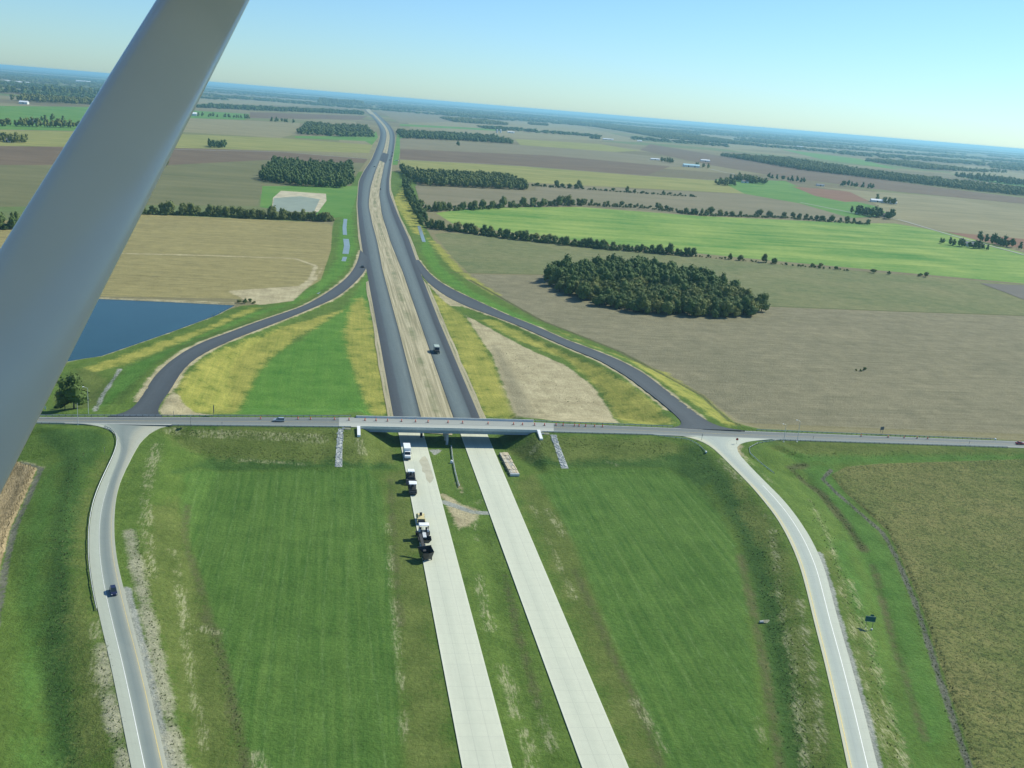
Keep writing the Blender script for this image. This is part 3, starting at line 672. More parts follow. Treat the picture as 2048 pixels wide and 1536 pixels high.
# ------------------------------------------------------------------ farther fields, each a sheet of its own
def field_mat(name, ca, cb, sx=.35, sy=.012):
    m, n, b = new_mat(name); g = n.nodes.new('ShaderNodeNewGeometry'); ps = g.outputs['Position']; hv = mapping(n, ps, -HWY)
    a = noise(n, 1., 4, mapping(n, hv, 0, (sy, sx, 1)), .6); d = noise(n, .01, 4, ps, .6); e = noise(n, .12, 4, ps, .8)
    f = math_(n, 'ADD', math_(n, 'MULTIPLY', a, .42), math_(n, 'ADD', math_(n, 'MULTIPLY', d, .34), math_(n, 'MULTIPLY', e, .24)))
    n.links.new(mixc(n, ramp(n, f, .38, .62), ca, cb), b.inputs['Base Color']); b.inputs['Roughness'].default_value = .95; b.inputs['Specular IOR Level'].default_value = .1
    return m
FM = {k: field_mat('field_' + k, *v) for k, v in {
    'green': ((.060, .180, .030), (.27, .34, .085), .035, .0022), 'meadow': ((.065, .175, .030), (.135, .235, .055), .02, .01), 'brown': ((.115, .085, .055), (.165, .125, .08), .03, .004),
    'tan': ((.175, .165, .088), (.26, .235, .13), .03, .003), 'yellowish': ((.17, .19, .055), (.27, .26, .09), .03, .003), 'olive': ((.11, .12, .055), (.17, .165, .08), .03, .003),
    'dull': ((.155, .145, .086), (.215, .19, .118), .03, .003), 'red': ((.18, .095, .055), (.22, .13, .08), .03, .003), 'grey': ((.12, .115, .10), (.16, .15, .125), .03, .003)}.items()}
fields = [
    ('green', [(872, 426), (930, 418), (1000, 415), (1160, 414), (1400, 432), (1700, 446), (1790, 447), (1900, 466), (2048, 506), (2500, 580), (2700, 625), (2048, 567), (1500, 517), (1200, 487), (1000, 462), (905, 447)]),
    ('olive', [(-900, 284), (300, 293), (560, 303), (736, 318), (716, 345), (700, 375), (525, 372), (515, 412), (285, 410), (-900, 425)]),
    ('brown', [(-900, 284), (300, 293), (560, 303), (736, 318), (728, 326), (530, 320), (340, 330), (-900, 330)]),
    ('meadow', [(525, 372), (720, 372), (700, 430), (668, 436), (520, 414)]),
    ('yellowish', [(-900, 250), (100, 262), (350, 268), (560, 276), (745, 290), (738, 306), (420, 297), (-900, 281)]),
    ('tan', [(375, 236), (600, 246), (595, 268), (560, 276), (360, 264)]),
    ('meadow', [(385, 221), (500, 228), (490, 240), (375, 236)]),
    ('brown', [(500, 224), (735, 232), (720, 240), (500, 236)]),
    ('meadow', [(-600, 205), (190, 214), (170, 235), (160, 262), (-600, 248)]),
    ('tan', [(380, 192), (630, 200), (620, 212), (390, 208)]),
    ('meadow', [(590, 272), (745, 273), (752, 262), (756, 275), (744, 290), (730, 282), (590, 276)]),
    ('meadow', [(795, 330), (808, 262), (795, 262), (791, 290), (782, 330)]),
    ('dull', [(800, 276), (1040, 290), (1200, 300), (1440, 330), (1340, 334), (1100, 312), (800, 298)]),
    ('brown', [(800, 298), (1100, 311), (1340, 333), (1290, 352), (1050, 333), (800, 319)]),
    ('yellowish', [(800, 319), (1050, 333), (1290, 352), (1480, 364), (1500, 388), (1070, 366), (800, 342)]),
    ('dull', [(830, 372), (1070, 382), (1072, 370), (1500, 389), (1640, 410), (1720, 424), (1700, 444), (1400, 430), (1180, 412), (960, 416), (845, 420)]),
    ('meadow', [(1430, 358), (1570, 362), (1620, 383), (1750, 412), (1800, 432), (1700, 436), (1600, 407), (1490, 388)]),
    ('red', [(1585, 373), (1700, 383), (1745, 402), (1690, 404), (1630, 392)]),
    ('tan', [(1620, 372), (1900, 398), (2048, 420), (2500, 490), (2500, 520), (2048, 480), (1880, 462), (1790, 440), (1750, 408), (1700, 384)]),
    ('red', [(1890, 464), (2048, 478), (2500, 530), (2500, 552), (2048, 498), (1960, 482)]),
    ('grey', [(1960, 567), (2048, 571), (2500, 610), (2500, 628), (2048, 600), (2010, 585)]),
    ('brown', [(1300, 288), (1440, 312), (1640, 342), (1900, 378), (2048, 396), (2048, 408), (1800, 384), (1560, 354), (1420, 330), (1280, 300)]),
    ('yellowish', [(1030, 278), (1200, 288), (1280, 302), (1230, 304), (1040, 290)]),
    ('tan', [(810, 232), (1140, 248), (1300, 285), (1040, 276), (820, 256)]),
    ('meadow', [(800, 252), (1000, 262), (1008, 259), (800, 248)]),
    ('tan', [(1330, 262), (1700, 302), (1440, 298), (1330, 278)]),
    ('meadow', [(1560, 298), (1720, 318), (1800, 340), (1640, 318)]),
    ('meadow', [(1900, 348), (2048, 362), (2048, 374), (1960, 362)]),
    ('tan', [(1940, 330), (2048, 348), (2048, 360), (1900, 346)]),
    ('dull', [(760, 222), (900, 228), (905, 244), (800, 246), (775, 232)]),
]
for i, (k, px) in enumerate(fields):
    o = flat('field', [P(a, c) for a, c in px], .03 + .012 * i, FM[k])
# ------------------------------------------------------------------ the overpass
RZ = math.atan2(AX[1], AX[0])
iB = int(np.argmin(abs(XC[:, 0] - (BL[0] + BR[0]) / 2)))
HB = float(np.linalg.norm((cr_far - cr_near)[iB, :2]) / 2) + .15
def local(p): d = np.asarray(p)[:2] - BL[:2]; return float(d @ AX), float(d @ PX)
V0 = local(XC[iB])[1]                                     # the road's axis at mid span
br = thing('overpass_bridge', 'long grey concrete road bridge carrying the crossroad over the two carriageways', 'bridge', (BL[0], BL[1], 0), RZ)
Lb = BLEN; yn, yf = V0 - HB, V0 + HB
part('deck', M_conc, br, lambda m: m.box(-1.5, Lb + 1.5, yn - .45, yf + .45, 6.95, 7.36))
par_prof = lambda s, y: [(y - .22 * s, 7.32), (y + .24 * s, 7.32), (y + .20 * s, 7.65), (y + .06 * s, 7.85), (y + .05 * s, 8.42), (y - .22 * s, 8.42)]
for s, y in ((1, yn - .24), (-1, yf + .24)):
    m = MB(); m.prism(par_prof(s, y), -1.6, Lb + 1.6); m.build('parapet', M_concw, br)
for i in range(6):
    y = yn + .12 + i * (yf - yn - .24) / 5
    part('girder', M_girder, br, lambda m: (m.box(-.6, Lb + .6, y - .12, y + .12, 5.8, 6.95), m.box(-.6, Lb + .6, y - .30, y + .30, 5.65, 5.8)))
for x0 in (-1.4, Lb + .2):
    part('abutment', M_conc, br, lambda m: m.box(x0, x0 + 1.2, yn - .3, yf + .3, 3.6, 6.95))
for x0 in (-1.75, Lb + .35):
    for y, s in ((yn - .47, -1), (yf + .47, 1)):
        m = MB(); e = 7.5 if s < 0 else 4.5
        pr = [(y, 2.5), (y + s * e, 2.5), (y + s * e, 6.75), (y, 8.45)]
        m.prism(pr, x0, x0 + 1.4); m.build('wing_wall', M_white, br)
pu, pv = local(P(894, 890))
part('pier_cap', M_conc, br, lambda m: m.prism([(yn + .6, 5.65), (yf - .6, 5.65), (yf - .6, 5.1), (yf - 2.2, 4.6), (yn + 2.2, 4.6), (yn + .6, 5.1)], pu - .6, pu + .6))
for i in range(3):
    y = pv + .6 + i * (yf - 2.0 - pv) / 2
    part('pier_column', M_conc, br, lambda m: m.tube((pu, y, -.4), (pu, y, 4.8), .58, 14))
M_deck = paving('deck_concrete', [(0, (.27, .285, .26)), (.45, (.30, .315, .285)), (.5, (.22, .235, .215)), (.55, (.34, .355, .315)), (1, (.40, .415, .36))], 0, .8, .07)
ds = ribbon('deck_surface', cr_far[46:65], cr_near[46:65], M_deck, 4, .05, br, .09)
br_m = Matrix.Translation((BL[0], BL[1], 0)) @ Matrix.Rotation(RZ, 4, 'Z'); ds.matrix_parent_inverse = br_m.inverted()

# ------------------------------------------------------------------ guard rails
POST = None
def guardrail(label, pts, spacing=2.6, both=False, pale_end=False):
    global POST
    pts = np.asarray(pts, float); L = np.linalg.norm(np.diff(pts, axis=0), axis=1).sum()
    p = resample(pts, max(3, int(L / 2.0))); o0 = p[0].copy()
    root = thing('guardrail', label, 'guardrail', o0, 0)
    d = np.gradient(p, axis=0); d[:, 2] = 0; d /= np.linalg.norm(d, axis=1, keepdims=True); nrm = np.stack([-d[:, 1], d[:, 0], 0 * d[:, 0]], 1)
    for s in ((1, -1) if both else (1,)):
        V = []; Fc = []; prof = [(.02, .42), (.10, .48), (.04, .57), (.10, .66), (.02, .74), (-.01, .74), (-.01, .42)]
        for q, nn in zip(p, nrm):
            for a, z in prof: V.append(q - o0 + nn * s * (a + .12) + np.array([0, 0, z]))
        k = len(prof)
        for i in range(len(p) - 1):
            for j in range(k): Fc.append((i * k + j, i * k + (j + 1) % k, (i + 1) * k + (j + 1) % k, (i + 1) * k + j))
        mesh_obj('rail', V, Fc, M_galv, root)
    q = resample(pts, max(2, int(L / spacing)))
    for c in q:
        if POST is None:
            POST = part('post', M_galvd, None, lambda m: m.box(-.09, .09, -.1, .1, -.5, .74))
            po = POST
        else:
            po = bpy.data.objects.new('post', POST.data); COL.objects.link(po)
        po.parent = root; po.location = tuple(c - o0)
    if pale_end: part('end_terminal', M_white, root, lambda m: m.box(-.3, .3, -.5, .5, .1, .85)).location = tuple(pts[-1] - o0)
    return root
def off(e, other, d): return offset(e.copy(), other.copy(), d)
def qi(px): return int(round((px + 420) / 2840 * 119))
nearO = off(cr_near, cr_far, 1.0); farO = off(cr_far, cr_near, 1.0)
swO = off(r_sw[0], r_sw[1], .9); seO = off(r_se[1], r_se[0], 2.6)
ky = lambda e, y: int(np.argmin([abs(((p - CAM) @ FW) and (768 - F * ((p - CAM) @ CU) / ((p - CAM) @ FW)) - y) for p in e]))
guardrail('long curved galvanised guardrail along the outer edge of the left concrete ramp', swO[8:ky(swO, 1240)], 2.0)
guardrail('guardrail on the near side of the crossroad left of the left ramp', nearO[qi(-40):qi(150)], 2.6)
guardrail('guardrail on the near side of the crossroad between left ramp and bridge', nearO[qi(345):qi(715)])
guardrail('near guardrail right of the bridge, ending in a white terminal by the right ramp', np.r_[nearO[qi(1080):qi(1330)], GL([(1375, 880), (1395, 890), (1412, 906)])], 2.6, False, True)
guardrail('guardrail curving round the corner from the right ramp onto the right end of the crossroad', np.r_[GL([(1548, 948), (1522, 928), (1500, 908), (1499, 897), (1515, 888)]), nearO[qi(1560):qi(2040)]])
guardrail('guardrail on the far side of the crossroad left of the bridge', farO[qi(-40):qi(715)])
guardrail('guardrail on the far side of the crossroad between bridge and right asphalt ramp', farO[qi(1065):qi(1365)])
guardrail('pale guardrail on the far side of the crossroad beside the brown field', farO[qi(1505):qi(2010)], 2.6, False, True)
guardrail('double guardrail in the grass median in front of the bridge pier', GL([(902, 893), (905, 918), (910, 945), (918, 975)]), 1.9, True)
part_ = thing('impact_barrel', 'white block standing against the double guardrail in the median', 'barrier', G(903, 926), 0)
part('shell', M_white, part_, lambda m: m.lathe([(.55, 0), (.6, .1), (.55, 1.0), (.45, 1.25), (.2, 1.3)], 14)); part('base', M_galvd, part_, lambda m: m.box(-.7, .7, -.7, .7, -.05, .06))
# drainage chutes of stone running down the embankment
def chute(label, pl, wd):
    c = resample(GL(pl), 26); d = np.gradient(c, axis=0)[:, :2]; d /= np.linalg.norm(d, axis=1, keepdims=True); nn = np.stack([-d[:, 1], d[:, 0]], 1)
    for q in c: q[2] = Z(q[0], q[1]) + .07
    k = np.linspace(.75, 1.15, 26)[:, None] * wd / 2
    a = c.copy(); a[:, :2] += nn * k; e = c.copy(); e[:, :2] -= nn * k
    r = ribbon('drainage_chute', a, e, M_ston, 3, .3); tag(r, label, 'drain')
    V = []; Fc = []
    for i in range(260):
        t = random.random(); j = min(24, int(t * 25)); q = c[j] + (c[j + 1] - c[j]) * (t * 25 - j); s = random.uniform(-1, 1); w_ = wd / 2
        q = q + np.array([*(nn[j] * s * w_), .03]); rr = random.uniform(.12, .34)
        m = MB(); m.box(-rr, rr, -rr * .8, rr * .8, -.1, rr * .8, rr * .35, rr * .3); an = random.random() * 6
        kk = len(V)
        for x, y, z in m.v: V.append((q[0] + x * math.cos(an) - y * math.sin(an), q[1] + x * math.sin(an) + y * math.cos(an), q[2] + z))
        Fc += [tuple(v + kk for v in f) for f in m.f]
    tag(mesh_obj('stones', V, Fc, M_ston, r), kind='stuff')
chute('pale stone drainage chute down the embankment left of the bridge', [(681, 858), (679, 890), (677, 934)], 2.6)
chute('pale stone drainage chute down the embankment right of the bridge', [(1106, 870), (1115, 895), (1130, 937)], 2.8)
M_apron = simple('mossy_concrete', (.20, .21, .14), .9, 0, .3, 1.2)
for label, px in (('flared concrete pipe end beside the dark ditch by the right ramp', (1533, 1244)), ('small pale concrete inlet under the left guardrail near the bridge', (695, 858)), ('small pale concrete inlet under the near guardrail right of the bridge', (1093, 868))):
    p = G(*px); t = thing('pipe_end', label, 'culvert', p, .25)
    part('apron', M_apron, t, lambda m: m.add([(-1.3, -.5, .05), (1.3, -.8, .05), (1.3, .8, .35), (-1.3, .5, .5), (-1.3, -.5, -.4), (1.3, -.8, -.4), (1.3, .8, -.4), (-1.3, .5, -.4)], [(0, 1, 2, 3), (4, 7, 6, 5), (0, 4, 5, 1), (1, 5, 6, 2), (2, 6, 7, 3), (3, 7, 4, 0)]))
    part('pipe', M_conc, t, lambda m: m.tube((-2.4, 0, .15), (-1.2, 0, .15), .42, 12))

# ------------------------------------------------------------------ traffic barrels on the closed lane
brl = thing('traffic_barrel', 'orange and white traffic barrel in the row along the far lane', 'barrel', (0, 0, 0), 0, 'traffic barrels along the far lane')
part('barrel', M_orange, brl, lambda m: m.lathe([(.31, .06), (.31, .4), (.28, .42), (.28, .75), (.25, .77), (.24, 1.05), (.1, 1.08)], 10))
part('band', M_linew, brl, lambda m: m.lathe([(.315, .25), (.315, .38)], 10)); part('band', M_linew, brl, lambda m: m.lathe([(.285, .58), (.285, .7)], 10))
part('base', M_rubber, brl, lambda m: m.box(-.42, .42, -.42, .42, 0, .07))
BX = [(521, 838.2), (596, 838.5), (621, 839), (669, 839.8), (698, 840.3)] + [(x, 841 + (x - 730) / 359 * 10) for x in (730, 752, 775, 803, 831, 856, 896, 925, 976, 1027, 1045, 1069, 1089)] + \
     [(x, 851 + (x - 1112) * .034) for x in (1112, 1126, 1149, 1158, 1171, 1189, 1205)] + [(x, 872.5 + (x - 1722) * .04) for x in (1722, 1776, 1808, 1834, 1855)]
for i, (x, y) in enumerate(BX):
    o = brl if i == 0 else copy_tree(brl)
    o.location = tuple(P(x, y, zx(x) + (.14 if 690 < x < 1100 else .06)))

# ------------------------------------------------------------------ vehicles (front towards +y)
def wheel(root, x, y, r, wd=.24):
    t = part('wheel', M_rubber, root, lambda m: m.tube((x - wd / 2, y, r), (x + wd / 2, y, r), r, 16))
    s = 1 if x > 0 else -1
    part('rim', M_chrome, t, lambda m: m.tube((x + s * wd * .3, y, r), (x + s * (wd * .5 + .015), y, r), r * .58, 12)); return t
def car(name, label, cat, loc, rz, paint, Lc=4.7, Wc=1.82, style='sedan', group=None):
    t = thing(name, label, cat, loc, rz, group); h = Lc / 2; w2 = Wc / 2
    if style == 'sedan': bp = [(-h, .35), (-h + .03, .75), (-h + .25, .90), (h - 1.35, .92), (h - .2, .74), (h, .55), (h - .05, .30), (-h + .1, .26)]; cp = [(-h + .45, .90), (-h + 1.15, 1.40), (h - 2.15, 1.42), (h - 1.25, .90)]
    elif style == 'van': bp = [(-h, .35), (-h, 1.0), (-h + .1, 1.05), (h - 1.2, 1.02), (h - .15, .82), (h, .55), (h - .05, .32), (-h + .1, .28)]; cp = [(-h + .08, 1.03), (-h + .38, 1.70), (h - 2.2, 1.72), (h - 1.1, 1.0)]
    else: bp = [(-h, .5), (-h, 1.05), (h - 1.3, 1.08), (h - .12, .98), (h, .62), (h - .06, .42), (-h + .1, .42)]; cp = [(-.75, 1.06), (-.6, 1.78), (.55, 1.80), (h - 1.25, 1.06)]
    part('body', paint, t, lambda m: m.prism(bp, -w2, w2, .06), .04)
    part('cabin_glass', M_glass, t, lambda m: m.prism(cp, -w2 + .10, w2 - .10, .16), .03)
    zt = cp[1][1]; part('roof', paint, t, lambda m: m.box(-w2 + .24, w2 - .24, cp[1][0] + .04, cp[2][0] - .04, zt - .03, zt + .05, .03, .05))
    for sx in (-1, 1):
        part('headlight', M_lamp, t, lambda m: m.box(sx * w2 * .72 - .18, sx * w2 * .72 + .18, h - .16, h + .015, .60, .74))
        part('tail_light', M_tail, t, lambda m: m.box(sx * w2 * .78 - .12, sx * w2 * .78 + .12, -h - .02, -h + .1, .68, .86))
        for y in (-h + .85, h - .88): wheel(t, sx * (w2 - .10), y, .33)
    return t
hdg = math.radians(10.6)
def heading(e0, e1): return math.atan2(-(e1[0] - e0[0]), e1[1] - e0[1])
car('car', 'silver minivan driving over the crossroad left of the bridge', 'car', P(558, 842.5, zx(558) + .07), RZ + math.pi / 2, M_silver, 5.0, 1.95, 'van')
car('car', 'dark red car on the crossroad at the right edge of the picture', 'car', P(2040, 888.5, zx(2040) + .07), RZ - math.pi / 2, M_red, 4.6, 1.8)
pc = P(228, 1188, 3.9); k = int(np.argmin(np.linalg.norm((r_sw[0] + r_sw[1])[:, :2] / 2 - pc[:2], axis=1))); cc = (r_sw[0] + r_sw[1]) / 2
pz = r_sw[0][k] * .42 + r_sw[1][k] * .58
pos_c = P(227, 1186, cc[k, 2] + .02)
car('car', 'dark blue car driving down the left concrete ramp', 'car', pos_c, heading(cc[k + 2], cc[k - 2]) + math.pi, M_navy, 4.6, 1.85, 'van')
gz = lambda px, py: P(px, py, ZT + .01)
car('pickup_truck', 'dark pickup on the new asphalt where the left ramp leaves the highway', 'pickup', gz(725, 535), hdg + .25, M_black, 5.6, 2.0, 'pickup')
car('pickup_truck', 'dark truck with pale roof on the right carriageway beyond the ramps', 'pickup', gz(761, 379), hdg - .1, M_black, 5.8, 2.1, 'pickup')
car('van', 'white van parked beside the far median crossover', 'van', P(793, 321.5), hdg + 1.2, M_white, 9.5, 2.6, 'van')
for i, (x, y, lb) in enumerate(((785.5, 306, 'dark machine farthest up the right carriageway'), (784, 313, 'dark machine just short of the farthest one up the highway'), (780, 320.5, 'dark machine on the right carriageway beside the median crossover'), (749, 334, 'dark machine on the left carriageway short of the median crossover'))):
    car('work_truck', lb, 'truck', gz(x, y), hdg * -1.2, M_black, 7.5, 2.6, 'pickup')

def tandem(t, y, wd=2.1): 
    for sx in (-1, 1): wheel(t, sx * wd / 2, y, .5, .34)
def truck_pos(px, py): return P(px, py, ZT + .02)
# white box truck, nose to the camera
t = thing('box_truck', 'white box truck parked on the concrete just in front of the bridge', 'truck', truck_pos(813.5, 913), hdg + math.pi)
part('cargo_box', M_white, t, lambda m: m.box(-1.25, 1.25, -4.4, 1.5, 1.05, 3.7), .05)
part('chassis', M_dark, t, lambda m: m.box(-.5, .5, -4.4, 3.6, .6, 1.0))
cab = part('cab', M_white, t, lambda m: m.prism([(1.6, .65), (1.6, 2.75), (2.5, 2.75), (3.05, 1.75), (4.0, 1.6), (4.15, .65)], -1.1, 1.1, .12), .05)
part('windscreen', M_glass, cab, lambda m: m.add([(-.95, 2.56, 2.68), (.95, 2.56, 2.68), (1.0, 3.09, 1.78), (-1.0, 3.09, 1.78)], [(0, 1, 2, 3)]))
part('bumper', M_dark, t, lambda m: m.box(-1.15, 1.15, 4.12, 4.3, .45, .85))
for sx in (-1, 1):
    part('headlight', M_lamp, t, lambda m: m.box(sx * .8 - .18, sx * .8 + .18, 4.1, 4.18, .95, 1.2))
    part('mirror', M_black, t, lambda m: m.box(sx * 1.28 - .08, sx * 1.28 + .08, 2.3, 2.45, 1.8, 2.4))
tandem(t, -2.9); tandem(t, 2.9)
# dump truck on the new asphalt
t = thing('dump_truck', 'dark dump truck with pale tarpaulin on the right carriageway behind the bridge', 'truck', truck_pos(873, 704), hdg + math.pi)
part('dump_bed', simple('bed_grey', (.30, .36, .33), .6), t, lambda m: m.box(-1.25, 1.25, -3.9, 1.3, 1.1, 2.9, -.08, -.05), .04)
part('tarpaulin', simple('tarp', (.34, .42, .38), .8), t, lambda m: m.prism([(-3.8, 2.9), (-2.6, 3.1), (0, 3.12), (1.2, 2.9)], -1.2, 1.2))
cab = part('cab', M_black, t, lambda m: m.prism([(1.5, .7), (1.5, 2.8), (2.5, 2.8), (2.95, 1.8), (4.2, 1.65), (4.3, .7)], -1.15, 1.15, .1), .05)
part('windscreen', M_glass, cab, lambda m: m.add([(-.95, 2.56, 2.72), (.95, 2.56, 2.72), (1.0, 2.99, 1.84), (-1.0, 2.99, 1.84)], [(0, 1, 2, 3)]))
part('chassis', M_dark, t, lambda m: m.box(-.5, .5, -3.9, 4.0, .6, 1.05))
for y in (-2.9, -1.6, 3.1): tandem(t, y, 2.2)
# wheel loader / skid steer with white hood
def loader(label, px, bodymat, roofmat, sc=1.0, rz=0):
    t = thing('compact_loader', label, 'loader', truck_pos(*px), hdg + math.pi + rz); s = sc
    part('body', bodymat, t, lambda m: m.prism([(-1.7 * s, .5), (-1.6 * s, 1.5 * s), (-.6 * s, 1.6 * s), (1.0 * s, 1.2 * s), (1.3 * s, .5)], -.85 * s, .85 * s, .08), .05)
    cb_ = part('cab_frame', M_black, t, lambda m: [m.box(x - .07, x + .07, y - .07, y + .07, 1.3 * s, 2.5 * s) for x in (-.7 * s, .7 * s) for y in (-.7 * s, .7 * s)])
    part('cab_roof', roofmat, cb_, lambda m: m.box(-.85 * s, .85 * s, -.95 * s, .9 * s, 2.5 * s, 2.64 * s, .08, .08))
    part('seat', M_black, cb_, lambda m: (m.box(-.3, .3, -.4, .2, 1.4 * s, 1.75 * s), m.box(-.3, .3, -.45, -.3, 1.7 * s, 2.2 * s)))
    part('lift_arm', M_dark, t, lambda m: [m.tube((x, -1.2 * s, 1.7 * s), (x, 1.9 * s, .8 * s), .13 * s, 8) for x in (-.95 * s, .95 * s)])
    part('bucket', M_dark, t, lambda m: m.prism([(1.8 * s, .15), (2.9 * s, .15), (2.2 * s, 1.0 * s), (1.8 * s, .95 * s)], -1.25 * s, 1.25 * s))
    part('engine_hood', roofmat, t, lambda m: m.box(-.7 * s, .7 * s, -1.75 * s, -.95 * s, 1.5 * s, 1.85 * s, .06, .1))
    for sx in (-1, 1):
        for y in (-1.0 * s, .9 * s): wheel(t, sx * 1.0 * s, y, .52 * s, .36)
    return t
loader('black loader with white hood parked behind the box truck', (821, 961), M_black, M_white, 1.25)
def roller(label, px, bodymat, roofmat, sc, rz=0, canopy=True):
    t = thing('road_roller', label, 'roller', truck_pos(*px), hdg + math.pi + rz); s = sc
    for y in (-1.5 * s, 1.5 * s):
        d = part('drum', M_dark, t, lambda m: m.tube((-.85 * s, y, .62 * s), (.85 * s, y, .62 * s), .62 * s, 20))
        part('drum_frame', bodymat, t, lambda m: (m.box(-1.0 * s, -.88 * s, y - .7 * s, y + .7 * s, .5 * s, 1.15 * s), m.box(.88 * s, 1.0 * s, y - .7 * s, y + .7 * s, .5 * s, 1.15 * s), m.box(-1.0 * s, 1.0 * s, y - .15 * s, y + .15 * s, 1.25 * s, 1.45 * s)))
    part('body', bodymat, t, lambda m: m.prism([(-1.5 * s, .9 * s), (-1.6 * s, 1.55 * s), (.2 * s, 1.65 * s), (1.5 * s, 1.4 * s), (1.6 * s, .9 * s)], -.8 * s, .8 * s, .1), .05)
    part('seat', M_black, t, lambda m: (m.box(-.35, .35, -.35, .25, 1.6 * s, 1.9 * s), m.box(-.35, .35, -.45, -.3, 1.9 * s, 2.3 * s)))
    part('steering_wheel', M_black, t, lambda m: m.tube((0, .5, 1.9 * s), (0, .62, 2.0 * s), .22, 12))
    if canopy:
        pf = part('canopy_post', M_black, t, lambda m: [m.tube((x, y, 1.5 * s), (x, y, 2.6 * s), .06, 8) for x in (-.75 * s, .75 * s) for y in (-.8 * s, .75 * s)])
        part('canopy', roofmat, pf, lambda m: m.box(-1.0 * s, 1.0 * s, -1.2 * s, 1.1 * s, 2.6 * s, 2.72 * s, .1, .1))
    return t
roller('dark road roller with white canopy next in line behind the loader', (824.5, 985), M_dark, M_white, 1.2)
roller('yellow road roller parked just behind the paver', (841, 1043), M_yellow, M_yellow, 1.15, 0, False)
# asphalt paver
t = thing('asphalt_paver', 'large dark asphalt paver with white canopy, biggest machine on the left carriageway', 'paver', truck_pos(847, 1079), hdg + math.pi)
part('tractor_body', M_dark, t, lambda m: m.prism([(-2.2, .55), (-2.2, 1.8), (-.2, 2.0), (1.6, 1.7), (1.9, .55)], -1.35, 1.35, .1), .06)
part('screed', M_black, t, lambda m: (m.box(-1.9, 1.9, -3.4, -2.5, .1, .75), m.box(-1.9, 1.9, -3.3, -2.9, .75, 1.0)))
part('hopper', M_black, t, lambda m: m.add([(-1.7, 1.9, 1.9), (1.7, 1.9, 1.9), (1.7, 4.1, 1.7), (-1.7, 4.1, 1.7), (-1.0, 2.1, .7), (1.0, 2.1, .7), (1.0, 3.9, .7), (-1.0, 3.9, .7)], [(0, 1, 5, 4), (1, 2, 6, 5), (2, 3, 7, 6), (3, 0, 4, 7), (4, 5, 6, 7)]))
for sx in (-1, 1):
    tr = part('track', M_rubber, t, lambda m: m.prism([(-1.9, .35), (-1.6, .02), (1.4, .02), (1.75, .35), (1.4, .75), (-1.6, .75)], sx * 1.2 - .25, sx * 1.2 + .25))
    part('side_console', M_galv, t, lambda m: m.box(sx * 1.15 - .28, sx * 1.15 + .28, -1.0, -.3, 2.0, 2.6))
    part('seat', M_black, t, lambda m: (m.box(sx * .75 - .25, sx * .75 + .25, -1.6, -1.1, 1.9, 2.2), m.box(sx * .75 - .25, sx * .75 + .25, -1.7, -1.55, 2.2, 2.8)))
part('conveyor', M_galv, t, lambda m: m.box(-.45, .45, .2, 3.2, 1.95, 2.15)); part('exhaust_stack', M_chrome, t, lambda m: m.tube((.35, .3, 1.9), (.35, .3, 3.6), .09, 8))
cp_ = part('canopy_post', M_black, t, lambda m: [m.tube((x, y, 1.9), (x, y, 3.6), .07, 8) for x in (-1.2, 1.2) for y in (-2.1, -.5)])
part('canopy', M_white, cp_, lambda m: m.box(-1.35, 1.35, -2.6, -.6, 3.6, 3.74, .12, .12))
# hopper insert standing on the concrete
t = thing('material_hopper', 'black open material hopper with raised conveyor, nearest of the parked machines', 'hopper', truck_pos(851.5, 1117), hdg + math.pi + .3)
part('bin', M_black, t, lambda m: m.add([(-1.7, -1.3, 2.5), (1.7, -1.3, 2.5), (1.4, 1.5, 2.2), (0, 2.0, 2.2), (-1.4, 1.5, 2.2), (-1.2, -1.0, .5), (1.2, -1.0, .5), (1.0, 1.2, .5), (0, 1.5, .5), (-1.0, 1.2, .5)], [(0, 1, 6, 5), (1, 2, 7, 6), (2, 3, 8, 7), (3, 4, 9, 8), (4, 0, 5, 9), (5, 6, 7, 8, 9)]))
part('frame', M_dark, t, lambda m: [m.box(x - .12, x + .12, y - .12, y + .12, 0, 1.4) for x in (-1.0, 1.0) for y in (-.9, 1.0)] + [m.box(-1.2, 1.2, -1.05, -.85, .3, .5), m.box(-1.1, 1.1, .95, 1.15, .3, .5)])
part('conveyor_boom', M_dark, t, lambda m: m.prism([(-.8, 1.2), (-.8, 1.5), (-4.2, 4.4), (-4.2, 4.1)], -.35, .35)); part('rim', M_dark, t, lambda m: m.box(-1.75, 1.75, -1.4, -1.25, 2.4, 2.6))
t = thing('equipment_cabinet', 'dark upright cabinet standing in the light under the bridge', 'cabinet', P(842.5, 875, .3), hdg)
part('box', M_black, t, lambda m: m.box(-.55, .55, -.5, .5, .1, 2.1), .05); part('door', M_dark, t, lambda m: m.box(-.45, .45, -.54, -.5, .2, 1.95)); part('plinth', M_conc, t, lambda m: m.box(-.65, .65, -.6, .6, -.1, .1))
